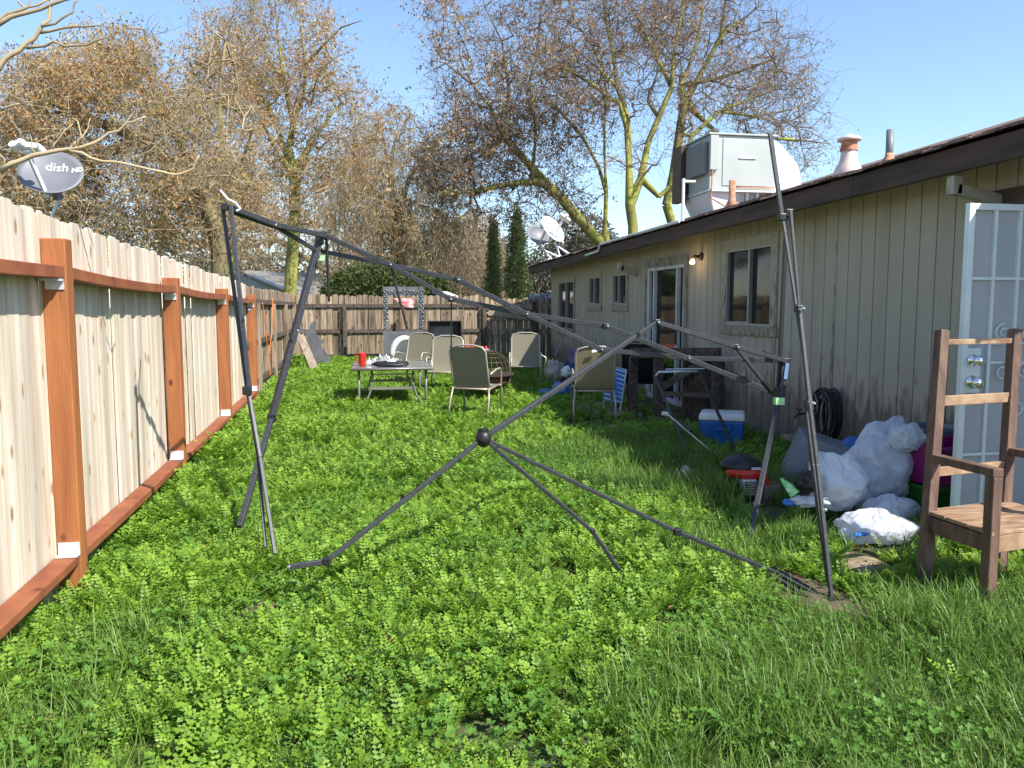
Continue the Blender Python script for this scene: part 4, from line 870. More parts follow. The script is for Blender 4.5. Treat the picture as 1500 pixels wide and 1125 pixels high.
def bag(c, r, seed, label, extra=None, amp=.22, fold=.12, rot=0, cat='plastic bag', m='bag', n=110, mm_=70, sq=None):
    t = thing('plastic_bag', label, cat, (c[0], c[1], 0), 0, 'white plastic bags')
    b = MB(); R2 = np.random.default_rng(seed); pl = R2.normal(size=(70, 3)); pl /= np.linalg.norm(pl, axis=1, keepdims=True); hh_ = R2.uniform(.84, 1.1, 70); b.blob((0, 0, 0), (1, 1, 1), seed, amp * .5, 1.35, n, mm_); vv = []
    for v in b.v:
        L_ = math.sqrt(v[0] ** 2 + v[1] ** 2 + v[2] ** 2); d = np.array(v) / L_; dd = pl @ d; dd = np.where(dd > .15, hh_ / np.maximum(dd, .15), 9); rr_ = min(dd.min(), 1.25) * (.55 + .45 * L_); th = math.acos(max(-1, min(1, d[2]))); ph = math.atan2(d[1], d[0])
        w__ = math.exp(-th * 1.6); rr_ *= 1 + .35 * w__ + .10 * math.exp(-th * .8) * (abs(math.sin(6.5 * ph + 2 * noise.noise(Vector(d * 2)))) - .6); sq_ = 1 - .35 * math.exp(-(th * 2.2) ** 2)
        vv.append((d[0] * rr_ * sq_ * r[0], d[1] * rr_ * sq_ * r[1], d[2] * rr_ * r[2]))
    b.v = vv; Rm = Matrix.Rotation(rot, 4, 'Y'); b.xf(Matrix.Translation(c) @ Rm)
    out = []
    for v in b.v:
        v = Vector(v); dc = (v - Vector(c)).normalized(); F1 = noise.voronoi(v * 6.5 + Vector((seed, 0, 0)))[0][0]; F2 = noise.voronoi(v * 15 + Vector((seed, 3, 0)))[0][0]; F3 = noise.voronoi(v * 4 + Vector((seed, 9, 0)))[0]; v += dc * (.03 * F1 + .014 * F2 + .05 * min(F3[1] - F3[0], .35) - .03); q = v * 9; v += Vector((noise.noise(q), noise.noise(q + Vector((9, 0, 0))), noise.noise(q + Vector((0, 9, 0))))) * .009
        q = v * 20; v += Vector((noise.noise(q), noise.noise(q + Vector((9, 0, 0))), noise.noise(q + Vector((0, 9, 0))))) * .004
        v.z = max(v.z, .03 + .01 * noise.noise(v * 8)); out.append(tuple(v))
    b.v = out; b.build('sack', m, t, smooth=True); return t
c = at(1285, 690, y=5.25); bag(c, (.27, .22, .33), 2, 'largest cloudy white plastic bag, bulging beside the magenta tote', rot=.35)
b3 = at(1225, 708, y=5.0); t = bag(b3, (.2, .17, .19), 5, 'torn white bag lying on its side, dark contents spilling out', rot=-.5)
q = at(1182, 708, y=4.86); MB().blob(q, (.075, .06, .075), 9, .4, 2).build('dark_cloth', 'black', t, smooth=True)
g_ = [at(u, v, y=4.86) for u, v in ((1143, 703), (1172, 720), (1158, 729))]; MB().prism(g_, (.02, .03, .01)).build('green_label', 'limegreen', t)
g_ = at(1160, 736, y=4.9); MB().blob(g_, (.06, .04, .025), 3, .4, 2).build('blue_print', 'blueprint', t, smooth=True)
g_ = at(1185, 734, y=4.86); MB().blob(g_, (.13, .05, .035), 8, .5, 2, fold=.4).build('wrinkled_edge', 'bag', t, smooth=True)
b5 = at(1285, 770, y=4.65); t = bag((b5.x, b5.y, .10), (.26, .2, .10), 8, 'flat crumpled white bag in the sun at the front of the pile', amp=.3, fold=.3)
q = at(1262, 778, y=4.5); MB().blob((q.x, q.y, .115), (.05, .02, .012), 3, .3, 2).build('blue_print', 'blueprint', t, smooth=True)
q = at(1300, 748, y=4.8); t = bag((q.x + .05, 4.85, .16), (.19, .14, .09), 11, 'thin white bag with tied handles tucked between the green tote and the pile', amp=.3, fold=.3)
MB().tube([at(1310, 745, y=4.68), at(1318, 732, y=4.66), at(1330, 738, y=4.66), at(1336, 752, y=4.67)], .006, 6).build('handle_loop', 'bag', t, smooth=True)
q = at(1334, 640, y=5.0); t = bag((q.x + .02, 5.05, q.z - .02), (.13, .11, .09), 13, 'small striped white bag resting on top of the magenta tote', amp=.2, fold=.2)

# ---------------------------------------------------------------- hose reel
hr = thing('garden_hose', 'black garden hose coiled on a wall hanger near the faucet', 'hose', (4.5, 7.35, .45)); hcx, hy, hz = 4.42, at(1212, 605, x=4.45).y, at(1212, 605, x=4.45).z
b = MB(); pts = []
for i in range(170):
    t = i / 169; a = t * 2 * math.pi * 8; rr_ = .20 + .07 * noise.noise(Vector((t * 7, 0, 0))); pts.append((hcx - .07 + .17 * (t) + .03 * math.sin(a * .37), hy + rr_ * .72 * math.cos(a) + .05 * noise.noise(Vector((t * 5, 4, 0))), hz - .02 + (rr_ + .02) * 1.08 * math.sin(a)))
b.tube(pts, .014, 6); b.build('coil', 'rubber', hr, smooth=True)
MB().tube([(4.59, hy, hz + .12), (4.42, hy, hz + .12), (4.36, hy, hz + .17)], .015, 8).build('hook', 'steelgrey', hr, smooth=True)
MB().tube([(4.36, hy + .12, hz - .04)] + [(4.36, hy + .12 - .09 * math.sin(t) , hz + .05 + .14 * math.cos(t)) for t in [math.pi + i * math.pi / 6 for i in range(11)]], .012, 8).build('loop', 'steelgrey', hr, smooth=True)
MB().tube([(4.42, hy + .18, hz - .14), (4.3, hy + .35, .12), (4.1, hy + .2, .06), (4.2, hy - .5, .06), (4.3, hy - .9, .08)], .013, 8).build('free_end', 'rubber', hr, smooth=True)
tag(MB().box(4.2, 4.5, 6.6, 7.5, .22, .26).build('board', 'brick', bevel=.006), 'dark board lying low behind the tipped tote', 'board')

# ---------------------------------------------------------------- clutter pile left of the tan chair
def pile(u, v, y, r, m, name, label, cat, seed=1, amp=.35, freq=1.7):
    c = at(u, v, y=y); return tag(MB().blob(c, r, seed, amp, freq, 30, 20, fold=.4).build(name, m, smooth=True), label, cat)
pile(812, 545, 12.3, (.15, .15, .17), 'khaki', 'cloth_bundle', 'crumpled khaki bundle on the clutter pile by the far wall', 'bundle', 3)
pile(823, 572, 12.0, (.16, .15, .12), 'water', 'water_bottle', 'large blue water bottle under the clutter pile', 'bottle', 4, .15)
pile(800, 580, 12.3, (.12, .12, .12), 'water', 'plastic_bottle', 'leftmost blue plastic jug at the foot of the clutter pile', 'bottle', 5, .2)
pile(836, 548, 12.4, (.18, .17, .22), 'bluedark', 'dark_bag', 'dark navy bag heaped against the wall', 'bag', 6)
pile(829, 545, 12.0, (.07, .06, .08), 'white', 'small_sack', 'small white sack between the khaki bundle and navy bag', 'sack', 9)
cq = [at(u, v, y=12.3) for u, v in ((830, 508), (843, 515), (855, 508), (850, 530), (836, 535))]
tag(MB().prism(cq, (0, .12, 0)).build('folded_fabric', 'purple', bevel=.02), 'purple grey folded fabric sticking up behind the tan chair', 'fabric')
tag(MB().tube([at(825, 492, y=12.6), at(813, 522, y=12.5)], .012).build('stick', 'pvc'), 'thin grey stick leaning below the far window', 'stick')
tag(MB().tube([at(793, 520, y=12.2), at(800, 524, y=12.2), at(798, 540, y=12.2)], .012).build('handle', 'alu', smooth=True), 'thin bent metal handle rising from the clutter', 'handle')
# blue webbed folding chair
bw = thing('folding_chair', 'folded blue webbed lawn chair with white stripes standing beside the tan chair', 'lawn chair', (3.5, 10.7, .08))
c00, c10, c11, c01 = at(884, 586, y=10.6), at(908, 592, y=10.3), at(918, 542, y=10.6), at(890, 534, y=10.9)
MB().prism([c00, c10, c11, c01], (.0, .02, 0)).build('webbing', 'blue', bw)
b = MB()
for k in range(8):
    t = (k + .5) / 8; b.bar(lerp(c00, c01, t) - Vector((0, .006, 0)), lerp(c10, c11, t) - Vector((0, .006, 0)), .006, .016)
b.build('stripes', 'white', bw)
MB().tube([c00 - Vector((0, .01, .12)), c01, c11, c10 - Vector((0, .01, .08))], .012).build('frame', 'white', bw, smooth=True)
for k, (u, v, du, dv, lb) in enumerate(((895, 625, 34, 4, 'far'), (905, 632, 38, 3, 'near'))):
    a = at(u, v, z=.1); c = at(u + du, v + dv, z=.1)
    tag(MB().bar((a.x, a.y, .11 + k * .01), (c.x, c.y, .11 + k * .01), .10, .025).build('pale_slat', 'greywood'), 'pale slat lying on the ground before the stand, the %s one of the pair' % ('farther' if k == 0 else 'nearer'), 'slat', 'pale slats before the wooden stand')
a = at(862, 607, z=.1); tag(MB().box(a.x - .25, a.x + .7, a.y - .2, a.y + 1.1, 0.02, .13).build('concrete_step', 'concrete', bevel=.01), 'low concrete slab beneath the tan chair and clutter', 'slab')

# ---------------------------------------------------------------- neighbouring roofs
def simple_house(name, label, ridge, eave0, eave1, ):
    pass
nh = thing('neighbour_house', 'low house with grey shingle gable roof beyond the fence corner', 'house', (-2.5, 34, 0))
ny = 33.0
r0 = at(372, 399, y=38); r1 = at(476, 401, y=33); e0 = at(372, 410, y=30); e1 = at(468, 434, y=27)
MB().prism([at(360, 396, y=36), at(470, 401, y=33.5), at(484, 438, y=30), at(452, 440, y=27.5), at(356, 400, y=30)], (0, .05, -.12)).build('roof', 'roofgrey', nh)
a = at(474, 402, y=33.2); c = at(487, 438, y=33)
MB().prism([at(470, 404, y=33.6), at(490, 440, y=33.2), at(490, 470, y=33.2), at(440, 470, y=33.2), at(440, 440, y=33.2)], (0, .1, 0)).build('gable_wall', 'bluewall', nh)
MB().prism([at(352, 402, y=30.2), at(455, 442, y=27.8), at(455, 480, y=27.8), at(352, 460, y=30.2)], (.1, .2, 0)).build('wall', 'nbr', nh)
MB().bar(at(370, 403, y=30), at(455, 438, y=27.7), .05, .12).build('gutter', 'white', nh)
MB().box(*[v for c in zip(at(478, 436, y=30), at(487, 421, y=30.4)) for v in sorted(c)]).build('vent_hood', 'white', nh)
n2 = thing('far_shed', 'pale green grey shed roof beyond the back fence beside the house corner', 'shed', (8, 32, 0))
MB().prism([at(775, 430, y=31), at(840, 430, y=31), at(840, 470, y=31), at(775, 470, y=31)], (0, 3, 0)).build('wall', 'bluewall', n2)
n3 = thing('white_roof_trailer', 'white edged low roof just above the back fence boards', 'shed', (2.7, 26, 0))
MB().bar(at(644, 428, y=26), at(676, 441, y=25), .6, .05).build('roof', 'white', n3); MB().bar(at(644, 445, y=26.2), at(676, 452, y=25.2), .4, .5).build('wall', 'nbr', n3)

# ---------------------------------------------------------------- trees
def edges_mesh(A, B, ra, rb, n):
    A = np.asarray(A, float); B = np.asarray(B, float); d = B - A; L = np.linalg.norm(d, axis=1, keepdims=True); d = d / np.maximum(L, 1e-6)
    ref = np.where(np.abs(d[:, 2:3]) < .9, np.array([[0, 0, 1.]]), np.array([[1., 0, 0]])); a = np.cross(d, ref); a /= np.linalg.norm(a, axis=1, keepdims=True); b = np.cross(d, a)
    t = 2 * np.pi * np.arange(n) / n; ring = a[:, None] * np.cos(t)[None, :, None] + b[:, None] * np.sin(t)[None, :, None]
    V = np.concatenate([A[:, None] + ring * np.asarray(ra)[:, None, None], B[:, None] + ring * np.asarray(rb)[:, None, None]], 1).reshape(-1, 3)
    k = np.arange(n); k2 = (k + 1) % n; f = np.stack([k, k2, n + k2, n + k], 1)
    return V, (f[None] + (np.arange(len(A)) * 2 * n)[:, None, None]).reshape(-1, 4)
def leaf_quads(P, L, W, rng, droop=.5):
    N = len(P); d = rng.normal(size=(N, 3)); d[:, 2] -= droop * 1.5; d /= np.linalg.norm(d, axis=1, keepdims=True)
    s = np.cross(d, rng.normal(size=(N, 3))); s /= np.linalg.norm(s, axis=1, keepdims=True)
    L = L * rng.uniform(.6, 1.35, (N, 1)); W = W * rng.uniform(.6, 1.3, (N, 1))
    V = np.stack([P, P + d * L * .5 + s * W * .5, P + d * L, P + d * L * .5 - s * W * .5], 1).reshape(-1, 3)
    return V, np.arange(4 * N).reshape(-1, 4)
def tree(label, Y, limbs, blobs, ntarget, leafmat, name='tree', trunk_r=.3, depth=3.5, seed=1, leaves=8, lsize=(.13, .05), droop=.5, barkm='bark', sprig=.55, nsprig=3, group='bare winter trees beyond the yard', leafmats=None, hang=0, step=.55, minr=.011, dfrac=1.0, twigm='twig', yoff=None, cat='tree', leafden=None):
    rng = np.random.default_rng(seed); base = at(*limbs[0][0], y=Y); t = thing(name, label, cat, (base.x, Y, 0), 0, group)
    P = []; par = []; mainr = {}
    def addp(p, pa): P.append(np.array(p, float)); par.append(pa); return len(P) - 1
    main = set()
    for li, pl in enumerate(limbs):
        dy0 = 0; pts = []; sd_ = rng.uniform(-1, 1) * depth * .6 if li else 0
        for i, (u, v) in enumerate(pl): pts.append(np.array(at(u, v, y=Y + sd_ * i / max(len(pl) - 1, 1))))
        if li == 0:
            if pts[0][2] > 0: pts.insert(0, np.array([pts[0][0], pts[0][1], -.2]))
            prev = addp(pts[0], -1); start = 1
        else:
            D = [np.linalg.norm(q - pts[0]) for q in P]; prev = int(np.argmin(D)); start = 1 if D[prev] < .8 else 0
            if start == 1: pts = [P[prev] + 0] + pts[1:]
        for i in range(max(start, 1) if start else 0, len(pts)):
            a = P[prev]; c = pts[i]; n = max(1, int(np.linalg.norm(c - a) / .8)); 
            for k in range(1, n + 1):
                q = a + (c - a) * k / n + (rng.normal(size=3) * .05 if k < n else 0); prev = addp(q, prev); main.add(prev); mainr[prev] = (.052 if Y > 20 else .032) * (1 - .8 * (i - 1 + k / n) / max(len(pts) - 1, 1))
    w_ = np.array([b_[4] if len(b_) > 4 else b_[2] * b_[3] for b_ in blobs], float); w_ /= w_.sum(); T = []
    for i in range(ntarget):
        bb = blobs[rng.choice(len(blobs), p=w_)]; a = rng.uniform(0, 2 * np.pi); r_ = np.sqrt(rng.uniform()) ; dd = rng.normal() * depth * .55 * math.sqrt(max(1 - r_ * r_ * .7, .1))
        T.append(np.array(at(bb[0] + bb[2] * r_ * math.cos(a), bb[1] + bb[3] * r_ * math.sin(a), y=Y + dd)))
    T = np.array(T); nm = np.array(P); D0 = np.array([np.min(np.linalg.norm(nm - q, axis=1)) for q in T]); order = np.argsort(D0)
    buf = np.zeros((len(P) + ntarget * 14 + 10, 3)); buf[:len(P)] = P; cnt = len(P); tips = []
    for o in order:
        q = T[o]; 
        if q[2] < .5: continue
        dv = buf[:cnt] - q; dist = np.sqrt((dv ** 2).sum(1)) + np.maximum(dv[:, 2], 0) * .5 * (1 - hang); j = int(np.argmin(dist)); a = buf[j]; L = np.linalg.norm(q - a)
        n = int(min(max(1, round(L / step)), 10)); prev = j; side = rng.normal(size=3) * .12 * L
        for k in range(1, n + 1):
            t_ = k / n; pos = a + (q - a) * t_ + side * math.sin(math.pi * t_) + np.array([0, 0, .10 * L * math.sin(math.pi * t_)]) + rng.normal(size=3) * .03
            buf[cnt] = pos; par.append(prev); prev = cnt; cnt += 1
        tips.append(prev)
    P = buf[:cnt]; par = np.array(par[:cnt]); cntd = np.zeros(cnt); haschild = np.zeros(cnt, bool)
    for i in range(cnt - 1, 0, -1):
        if cntd[i] == 0: cntd[i] = 1
        if par[i] >= 0: cntd[par[i]] += cntd[i]
    rad = minr * cntd ** .5; rad = rad / max(rad[0], 1e-6) * trunk_r if rad[0] > trunk_r else rad; rad = np.maximum(rad, minr)
    if rad[0] < trunk_r:
        k_ = trunk_r / rad[0]; rad = np.where(rad > minr * 2.5, rad * (1 + (k_ - 1) * np.clip((rad - minr * 2.5) / (rad[0] - minr * 2.5 + 1e-6), 0, 1) ** .6), rad)
    for i in main: rad[i] = max(rad[i], mainr[i])
    e = np.arange(1, cnt); e = e[par[e] >= 0]; rb = rad[e]; ra = np.minimum(rad[par[e]], rb * 2.6)
    big = rb > .035
    def bm(mask, n, nm_, m_):
        if mask.sum() == 0: return
        V, Fq = edges_mesh(P[par[e[mask]]], P[e[mask]], ra[mask], rb[mask], n); npmesh(nm_, V, Fq, m_, t, smooth=True)
    bm(big, 7, 'trunk', barkm)
    # sprigs
    tips = np.array([i for i in range(len(nm), cnt)]); keep = tips[rng.uniform(size=len(tips)) < dfrac]
    A = np.repeat(P[keep], nsprig, 0); d = rng.normal(size=A.shape); d[:, 2] += .25 - hang * 3; d /= np.linalg.norm(d, axis=1, keepdims=True); Ls = sprig * rng.uniform(.5, 1.4, (len(A), 1)); B = A + d * Ls
    C = B + (d * .6 + rng.normal(size=A.shape) * .4 - np.array([0, 0, hang * .8])) * Ls * .8
    V1, F1 = edges_mesh(A, B, np.full(len(A), minr * .8), np.full(len(A), minr * .6), 3); V2, F2 = edges_mesh(B, C, np.full(len(A), minr * .6), np.full(len(A), minr * .35), 3)
    sm = ~big; V0, F0 = edges_mesh(P[par[e[sm]]], P[e[sm]], ra[sm], rb[sm], 4)
    V = np.concatenate([V0, V1, V2]); Fq = np.concatenate([F0, F1 + len(V0), F2 + len(V0) + len(V1)]); npmesh('twigs', V, Fq, twigm, t)
    lm = leafmats or [(leafmat, 1.0)]
    if leaves:
        tt = rng.uniform(0, 1, (len(A), leaves, 1)); half = tt < .5
        Q = np.where(half, A[:, None] + (B - A)[:, None] * tt * 2, B[:, None] + (C - B)[:, None] * (tt * 2 - 1)) + rng.normal(size=(len(A), leaves, 3)) * .06
        # clumpy density
        nz = np.array([noise.noise(Vector(a * .55)) + .5 * noise.noise(Vector(a * 1.3)) for a in A]); kp = rng.uniform(size=len(A)) < np.clip(.55 + nz * 1.5, .08, 1)
        grp_ = rng.uniform(size=len(A)); hi = nz + rng.normal(size=len(A)) * .12
        Q = Q[kp]; hi = hi[kp]
        if len(lm) == 1: sel = [np.ones(len(Q), bool)]
        else:
            th = np.quantile(hi, np.cumsum([w for _, w in lm])[:-1]); idx = np.digitize(hi, th); sel = [idx == i for i in range(len(lm))]
        for (mname, _), s_ in zip(lm, sel):
            if s_.sum(): V, Fq = leaf_quads(Q[s_].reshape(-1, 3), lsize[0], lsize[1], rng, droop); npmesh('foliage', V, Fq, mname, t)
    return t
Z4 = lambda L: [(800 + a / 3.75, b_ / 3.75) for a, b_ in L]
TR1 = [[(927, 362), (927, 330)] + Z4([(460, 1125), (450, 900), (440, 700), (400, 560), (350, 540), (250, 460), (100, 370), (40, 340)]),
       Z4([(490, 1125), (460, 900), (450, 650), (390, 480), (370, 300), (330, 120), (315, 0), (300, -200)]),
       Z4([(505, 1125), (520, 980), (560, 780), (620, 640), (690, 480), (700, 300), (740, 100), (760, 0), (780, -200)]),
       Z4([(520, 1060), (620, 1080), (700, 1010), (800, 750), (950, 610), (1130, 540), (1300, 470), (1400, 420)]),
       Z4([(390, 480), (280, 370), (150, 260), (50, 220)]),
       Z4([(950, 610), (1150, 640), (1350, 600), (1500, 540)]),
       Z4([(620, 640), (560, 560), (610, 400), (620, 250)]), Z4([(690, 480), (600, 300), (520, 130), (450, 0)])]
TR2 = [[(985, 330)] + Z4([(660, 1125), (700, 950), (730, 750), (760, 560), (740, 470), (780, 380), (860, 60), (870, -150)]),
       Z4([(760, 560), (870, 370), (960, 200), (985, 0), (1000, -200)]), Z4([(800, 500), (900, 440), (1040, 400), (1150, 360)]), Z4([(760, 640), (980, 770), (1250, 760), (1400, 770), (1560, 790)]), Z4([(960, 200), (1060, 120), (1140, 60), (1200, -60)])]
TR3 = [[(888, 362), (886, 330)] + Z4([(330, 1060), (320, 700), (330, 500), (250, 250), (150, 100), (100, -100)]),
       Z4([(330, 1080), (290, 920), (200, 750), (50, 580), (-60, 540)]), Z4([(330, 500), (300, 300), (220, 100), (210, -100)]),
       [(888, 350), (840, 312), (797, 268), (741, 203), (720, 160), (693, 125), (653, 93), (620, 110)], [(797, 268), (760, 268), (700, 280), (650, 285), (615, 290)], [(741, 203), (745, 130), (735, 60), (710, 10), (700, -60)], [(797, 268), (785, 190), (775, 120), (790, 40), (800, -60)]]
tree('tall tree with mossy yellow green trunks forking right behind the house roof', 27, TR1, [(900, 60, 110, 120), (960, 20, 100, 80), (850, 130, 60, 60), (1080, 150, 90, 70), (930, 200, 90, 60, 1500)], 1050, 'leaf_brown', twigm='twig_dark', seed=11, trunk_r=.18, barkm='bark_moss', leaves=5, lsize=(.13, .045), nsprig=2, sprig=.7, depth=3.5, minr=.009)
tree('mossy forked tree just behind the rooftop unit, limbs spreading right', 29, TR2, [(1050, 60, 100, 110), (1150, 180, 70, 90), (1130, 90, 70, 60), (1000, 20, 80, 80)], 780, 'leaf_brown', twigm='twig_dark', seed=12, trunk_r=.17, barkm='bark_moss', leaves=5, lsize=(.13, .045), nsprig=2, sprig=.7, depth=3.2, minr=.009)
tree('leaning dark tree left of the forked trees, its brown limbs reaching left', 31, TR3, [(720, 110, 90, 110), (800, 100, 90, 120), (690, 220, 70, 70, 9000), (660, 250, 45, 60, 5000), (800, 300, 70, 50), (780, 220, 80, 70), (700, 320, 50, 25), (650, 30, 30, 50)], 1300, 'leaf_brown', twigm='twig_dark', seed=13, trunk_r=.24, barkm='bark_moss', leaves=10, lsize=(.14, .05), nsprig=3, sprig=.7, depth=3.5, leafmats=[('leaf_dark', .3), ('leaf_brown', .45), ('leaf_tan', .25)], minr=.009)
tree('slender tree with mossy trunk and thin orange brown crown left of centre', 26, [[(425, 430), (427, 390), (432, 330), (432, 260), (430, 180), (416, 120), (408, 60), (400, -30)], [(431, 170), (448, 95), (440, 30), (455, -40)], [(430, 240), (400, 170), (370, 120), (350, 60)], [(432, 250), (460, 200), (500, 150)], [(416, 120), (380, 60), (350, 10)], [(448, 95), (500, 40), (530, 30)], [(431, 240), (404, 220), (385, 180)]],
     [(410, 60, 90, 90), (420, 180, 110, 90), (500, 200, 60, 100), (350, 100, 60, 90), (440, 290, 100, 50)], 950, 'leaf_rust', seed=14, trunk_r=.19, barkm='bark_moss', leaves=12, lsize=(.11, .042), nsprig=3, sprig=.6, leafmats=[('leaf_olive', .35), ('leaf_rust', .45), ('leaf_tan', .2)], minr=.008)
tree('broad dense olive and rust tree rising behind the grey dish', 17, [[(322, 372), (318, 345), (300, 290), (268, 215), (225, 150), (175, 90)], [(300, 290), (250, 240), (200, 200), (120, 170), (60, 140)], [(268, 215), (215, 110), (180, 40)], [(300, 300), (330, 230), (335, 140)], [(200, 200), (130, 240), (70, 250)]],
     [(150, 200, 170, 120), (60, 240, 90, 100), (230, 270, 130, 90), (130, 120, 110, 60), (180, 80, 50, 50), (280, 200, 80, 80), (20, 130, 50, 70), (100, 330, 100, 40)], 1700, 'leaf_olive', seed=15, trunk_r=.17, leaves=15, lsize=(.075, .032), nsprig=3, sprig=.42, depth=2.6, leafmats=[('leaf_olive', .55), ('leaf_rust', .3), ('leaf_tan', .15)], minr=.006, droop=.7, hang=.25, step=.4)
tree('mossy twin trunked tree standing behind the fence, left of the slender one', 21, [[(337, 420), (333, 370), (300, 300), (280, 260), (250, 190)], [(333, 370), (322, 310), (330, 250), (320, 150), (330, 60)], [(322, 310), (350, 250), (370, 190)]],
     [(320, 200, 70, 120), (300, 300, 80, 60), (350, 300, 60, 60), (310, 90, 50, 70)], 520, 'leaf_olive', seed=25, trunk_r=.13, barkm='bark_moss', leaves=12, lsize=(.085, .036), nsprig=3, sprig=.5, depth=2.8, leafmats=[('leaf_olive', .4), ('leaf_rust', .4), ('leaf_tan', .2)], minr=.009, hang=.15)
tree('weeping tree with long hanging tan twigs above the green bush', 32, [[(584, 420), (582, 370), (580, 320), (570, 250), (560, 190)], [(580, 320), (600, 260), (630, 220)], [(580, 330), (540, 270), (520, 210)], [(570, 250), (580, 200), (600, 170)]],
     [(570, 240, 80, 90), (620, 280, 50, 80), (530, 300, 60, 80), (590, 340, 80, 50)], 850, 'leaf_tan', seed=16, trunk_r=.3, leaves=10, lsize=(.14, .04), nsprig=3, sprig=.9, droop=1.5, hang=.55, leafmats=[('leaf_olive', .45), ('leaf_tan', .4), ('leaf_rust', .15)], minr=.009)
tree('pale hanging willow twigs seen between the bush and the cypresses', 42, [[(668, 450), (668, 380), (670, 320), (660, 290)], [(668, 330), (700, 300)]], [(660, 370, 50, 60), (700, 360, 35, 60)], 650, 'leaf_tan', seed=17, trunk_r=.2, leaves=5, lsize=(.2, .05), nsprig=3, sprig=1.4, droop=2, hang=.9, leafmats=[('leaf_tan', .5), ('leaf_brown', .5)], minr=.014)
tree('distant bare brown trees filling the gap behind the fence corner', 48, [[(500, 440), (500, 380), (480, 300)], [(500, 390), (540, 330)], [(500, 400), (400, 350)], [(500, 400), (620, 350)]], [(400, 350, 90, 60), (500, 350, 90, 70), (350, 330, 70, 60), (600, 380, 70, 50)], 420, 'leaf_brown', seed=18, trunk_r=.3, leaves=5, lsize=(.25, .09), nsprig=3, sprig=1.3, depth=5, minr=.013, leafmats=[('leaf_brown', .6), ('leaf_olive', .4)])
def mass(name, label, Y, blobs, n, m, size, depth, seed, group=None, cat='shrub', cone=None, stem=True, shell=.75):
    rng = np.random.default_rng(seed); b0 = blobs[0]; base = at(b0[0], b0[1] + b0[3], y=Y); t = thing(name, label, cat, (base.x, Y, gz(Y)), 0, group); Q = []
    w_ = np.array([b_[2] * b_[3] for b_ in blobs], float); w_ /= w_.sum()
    for i in range(n):
        u_, v_, ru, rv = blobs[rng.choice(len(blobs), p=w_)]; d = rng.normal(size=3); d /= np.linalg.norm(d); r_ = shell + (1 - shell) * rng.uniform() if rng.uniform() < .7 else rng.uniform()
        r_ *= 1 + .22 * noise.noise(Vector(d * 2.6 + seed)) + .12 * noise.noise(Vector(d * 6 + seed))
        c = at(u_, v_, y=Y); sc = Y / F_PX
        Q.append([c.x + d[0] * r_ * ru * sc, Y + d[1] * r_ * depth, c.z + d[2] * r_ * rv * sc])
    Q = np.array(Q); Q = Q[Q[:, 2] > .05]
    V, Fq = leaf_quads(Q, size[0], size[1], rng, -.2 if cone else .2); npmesh('foliage', V, Fq, m, t)
    st_ = Q[rng.choice(len(Q), 60)]; o = np.array([[base.x, Y, gz(Y)]]).repeat(len(st_), 0)
    V, Fq = edges_mesh(o, st_, np.full(len(st_), .05), np.full(len(st_), .012), 5); npmesh('branches', V, Fq, 'bark', t)
    return t
mass('evergreen_bush', 'rounded dark green bush behind the back fence', 25, [(545, 425, 62, 38), (505, 430, 34, 22), (590, 425, 36, 30)], 16000, 'leaf_bush', (.13, .06), 1.4, 1, cat='bush')
mass('evergreen_bush', 'lower green shrub right of the rounded bush, behind the ornate panel', 27, [(636, 425, 26, 22)], 3500, 'leaf_bush', (.13, .06), .8, 9, cat='bush')
mass('cypress_tree', 'narrower of the two columnar cypresses, farther left', 34, [(723, 400, 12, 60), (723, 350, 8, 42), (721, 430, 16, 30)], 7000, 'leaf_cyp', (.16, .05), .45, 2, 'columnar cypresses', 'tree', True, shell=.5)
mass('cypress_tree', 'wider columnar cypress nearer the house corner', 31, [(757, 412, 21, 38), (757, 370, 15, 55), (758, 340, 8, 40)], 9000, 'leaf_cyp', (.16, .05), .55, 3, 'columnar cypresses', 'tree', True, shell=.5)
mass('dense_tree', 'hazy grey green tree between the cypress and the house roof', 45, [(815, 400, 60, 45), (850, 350, 50, 40), (790, 430, 40, 40), (870, 380, 60, 40)], 15000, 'leaf_haze', (.22, .11), 3, 4, 'dense evergreen trees far behind', 'tree')
mass('dense_tree', 'distant grey green mass low behind the weeping tree', 60, [(600, 400, 120, 30), (700, 420, 60, 25), (420, 400, 70, 30), (300, 385, 90, 35), (150, 350, 100, 40), (30, 300, 80, 50)], 24000, 'leaf_haze', (.28, .14), 4, 5, 'dense evergreen trees far behind', 'tree')
mass('conifer_tree', 'small pointed conifer seen between the two cypresses', 55, [(738, 410, 14, 30), (738, 375, 5, 30)], 2500, 'leaf_haze', (.3, .08), .9, 6, None, 'tree', True)
# nearby bare branches reaching in from the left
bt = thing('bare_sapling', 'bare pale branches reaching in over the fence at top left', 'tree', (-4.2, 3.6, 0))
def nb(pts, r0, r1, y, m='pale_twig', name='branch', yy2=None):
    P_ = [at(u, v, y=y + (0 if yy2 is None else (yy2 - y) * i / (len(pts) - 1))) for i, (u, v) in enumerate(pts)]
    Q_ = []
    for a, c in zip(P_[:-1], P_[1:]):
        for k in range(3): Q_.append(lerp(a, c, k / 3) + Vector((random.gauss(0, .006), random.gauss(0, .006), random.gauss(0, .006))))
    Q_.append(P_[-1]); n = len(Q_); MB().tube(Q_, [r0 + (r1 - r0) * i / (n - 1) for i in range(n)], 7).build(name, m, bt, smooth=True)
k = .2667
def zz(L): return [(a * k, b_ * k) for a, b_ in L]
trk = [(-4.2, 3.6, -.1), (-4.15, 3.7, 1.2), (-3.9, 4.0, 2.0), at(-300, 300, y=4.6)]
MB().tube(trk + [at(-120, 180, y=4.9)], [.09, .08, .06, .045, .03], 9).build('trunk', 'bark', bt, smooth=True)
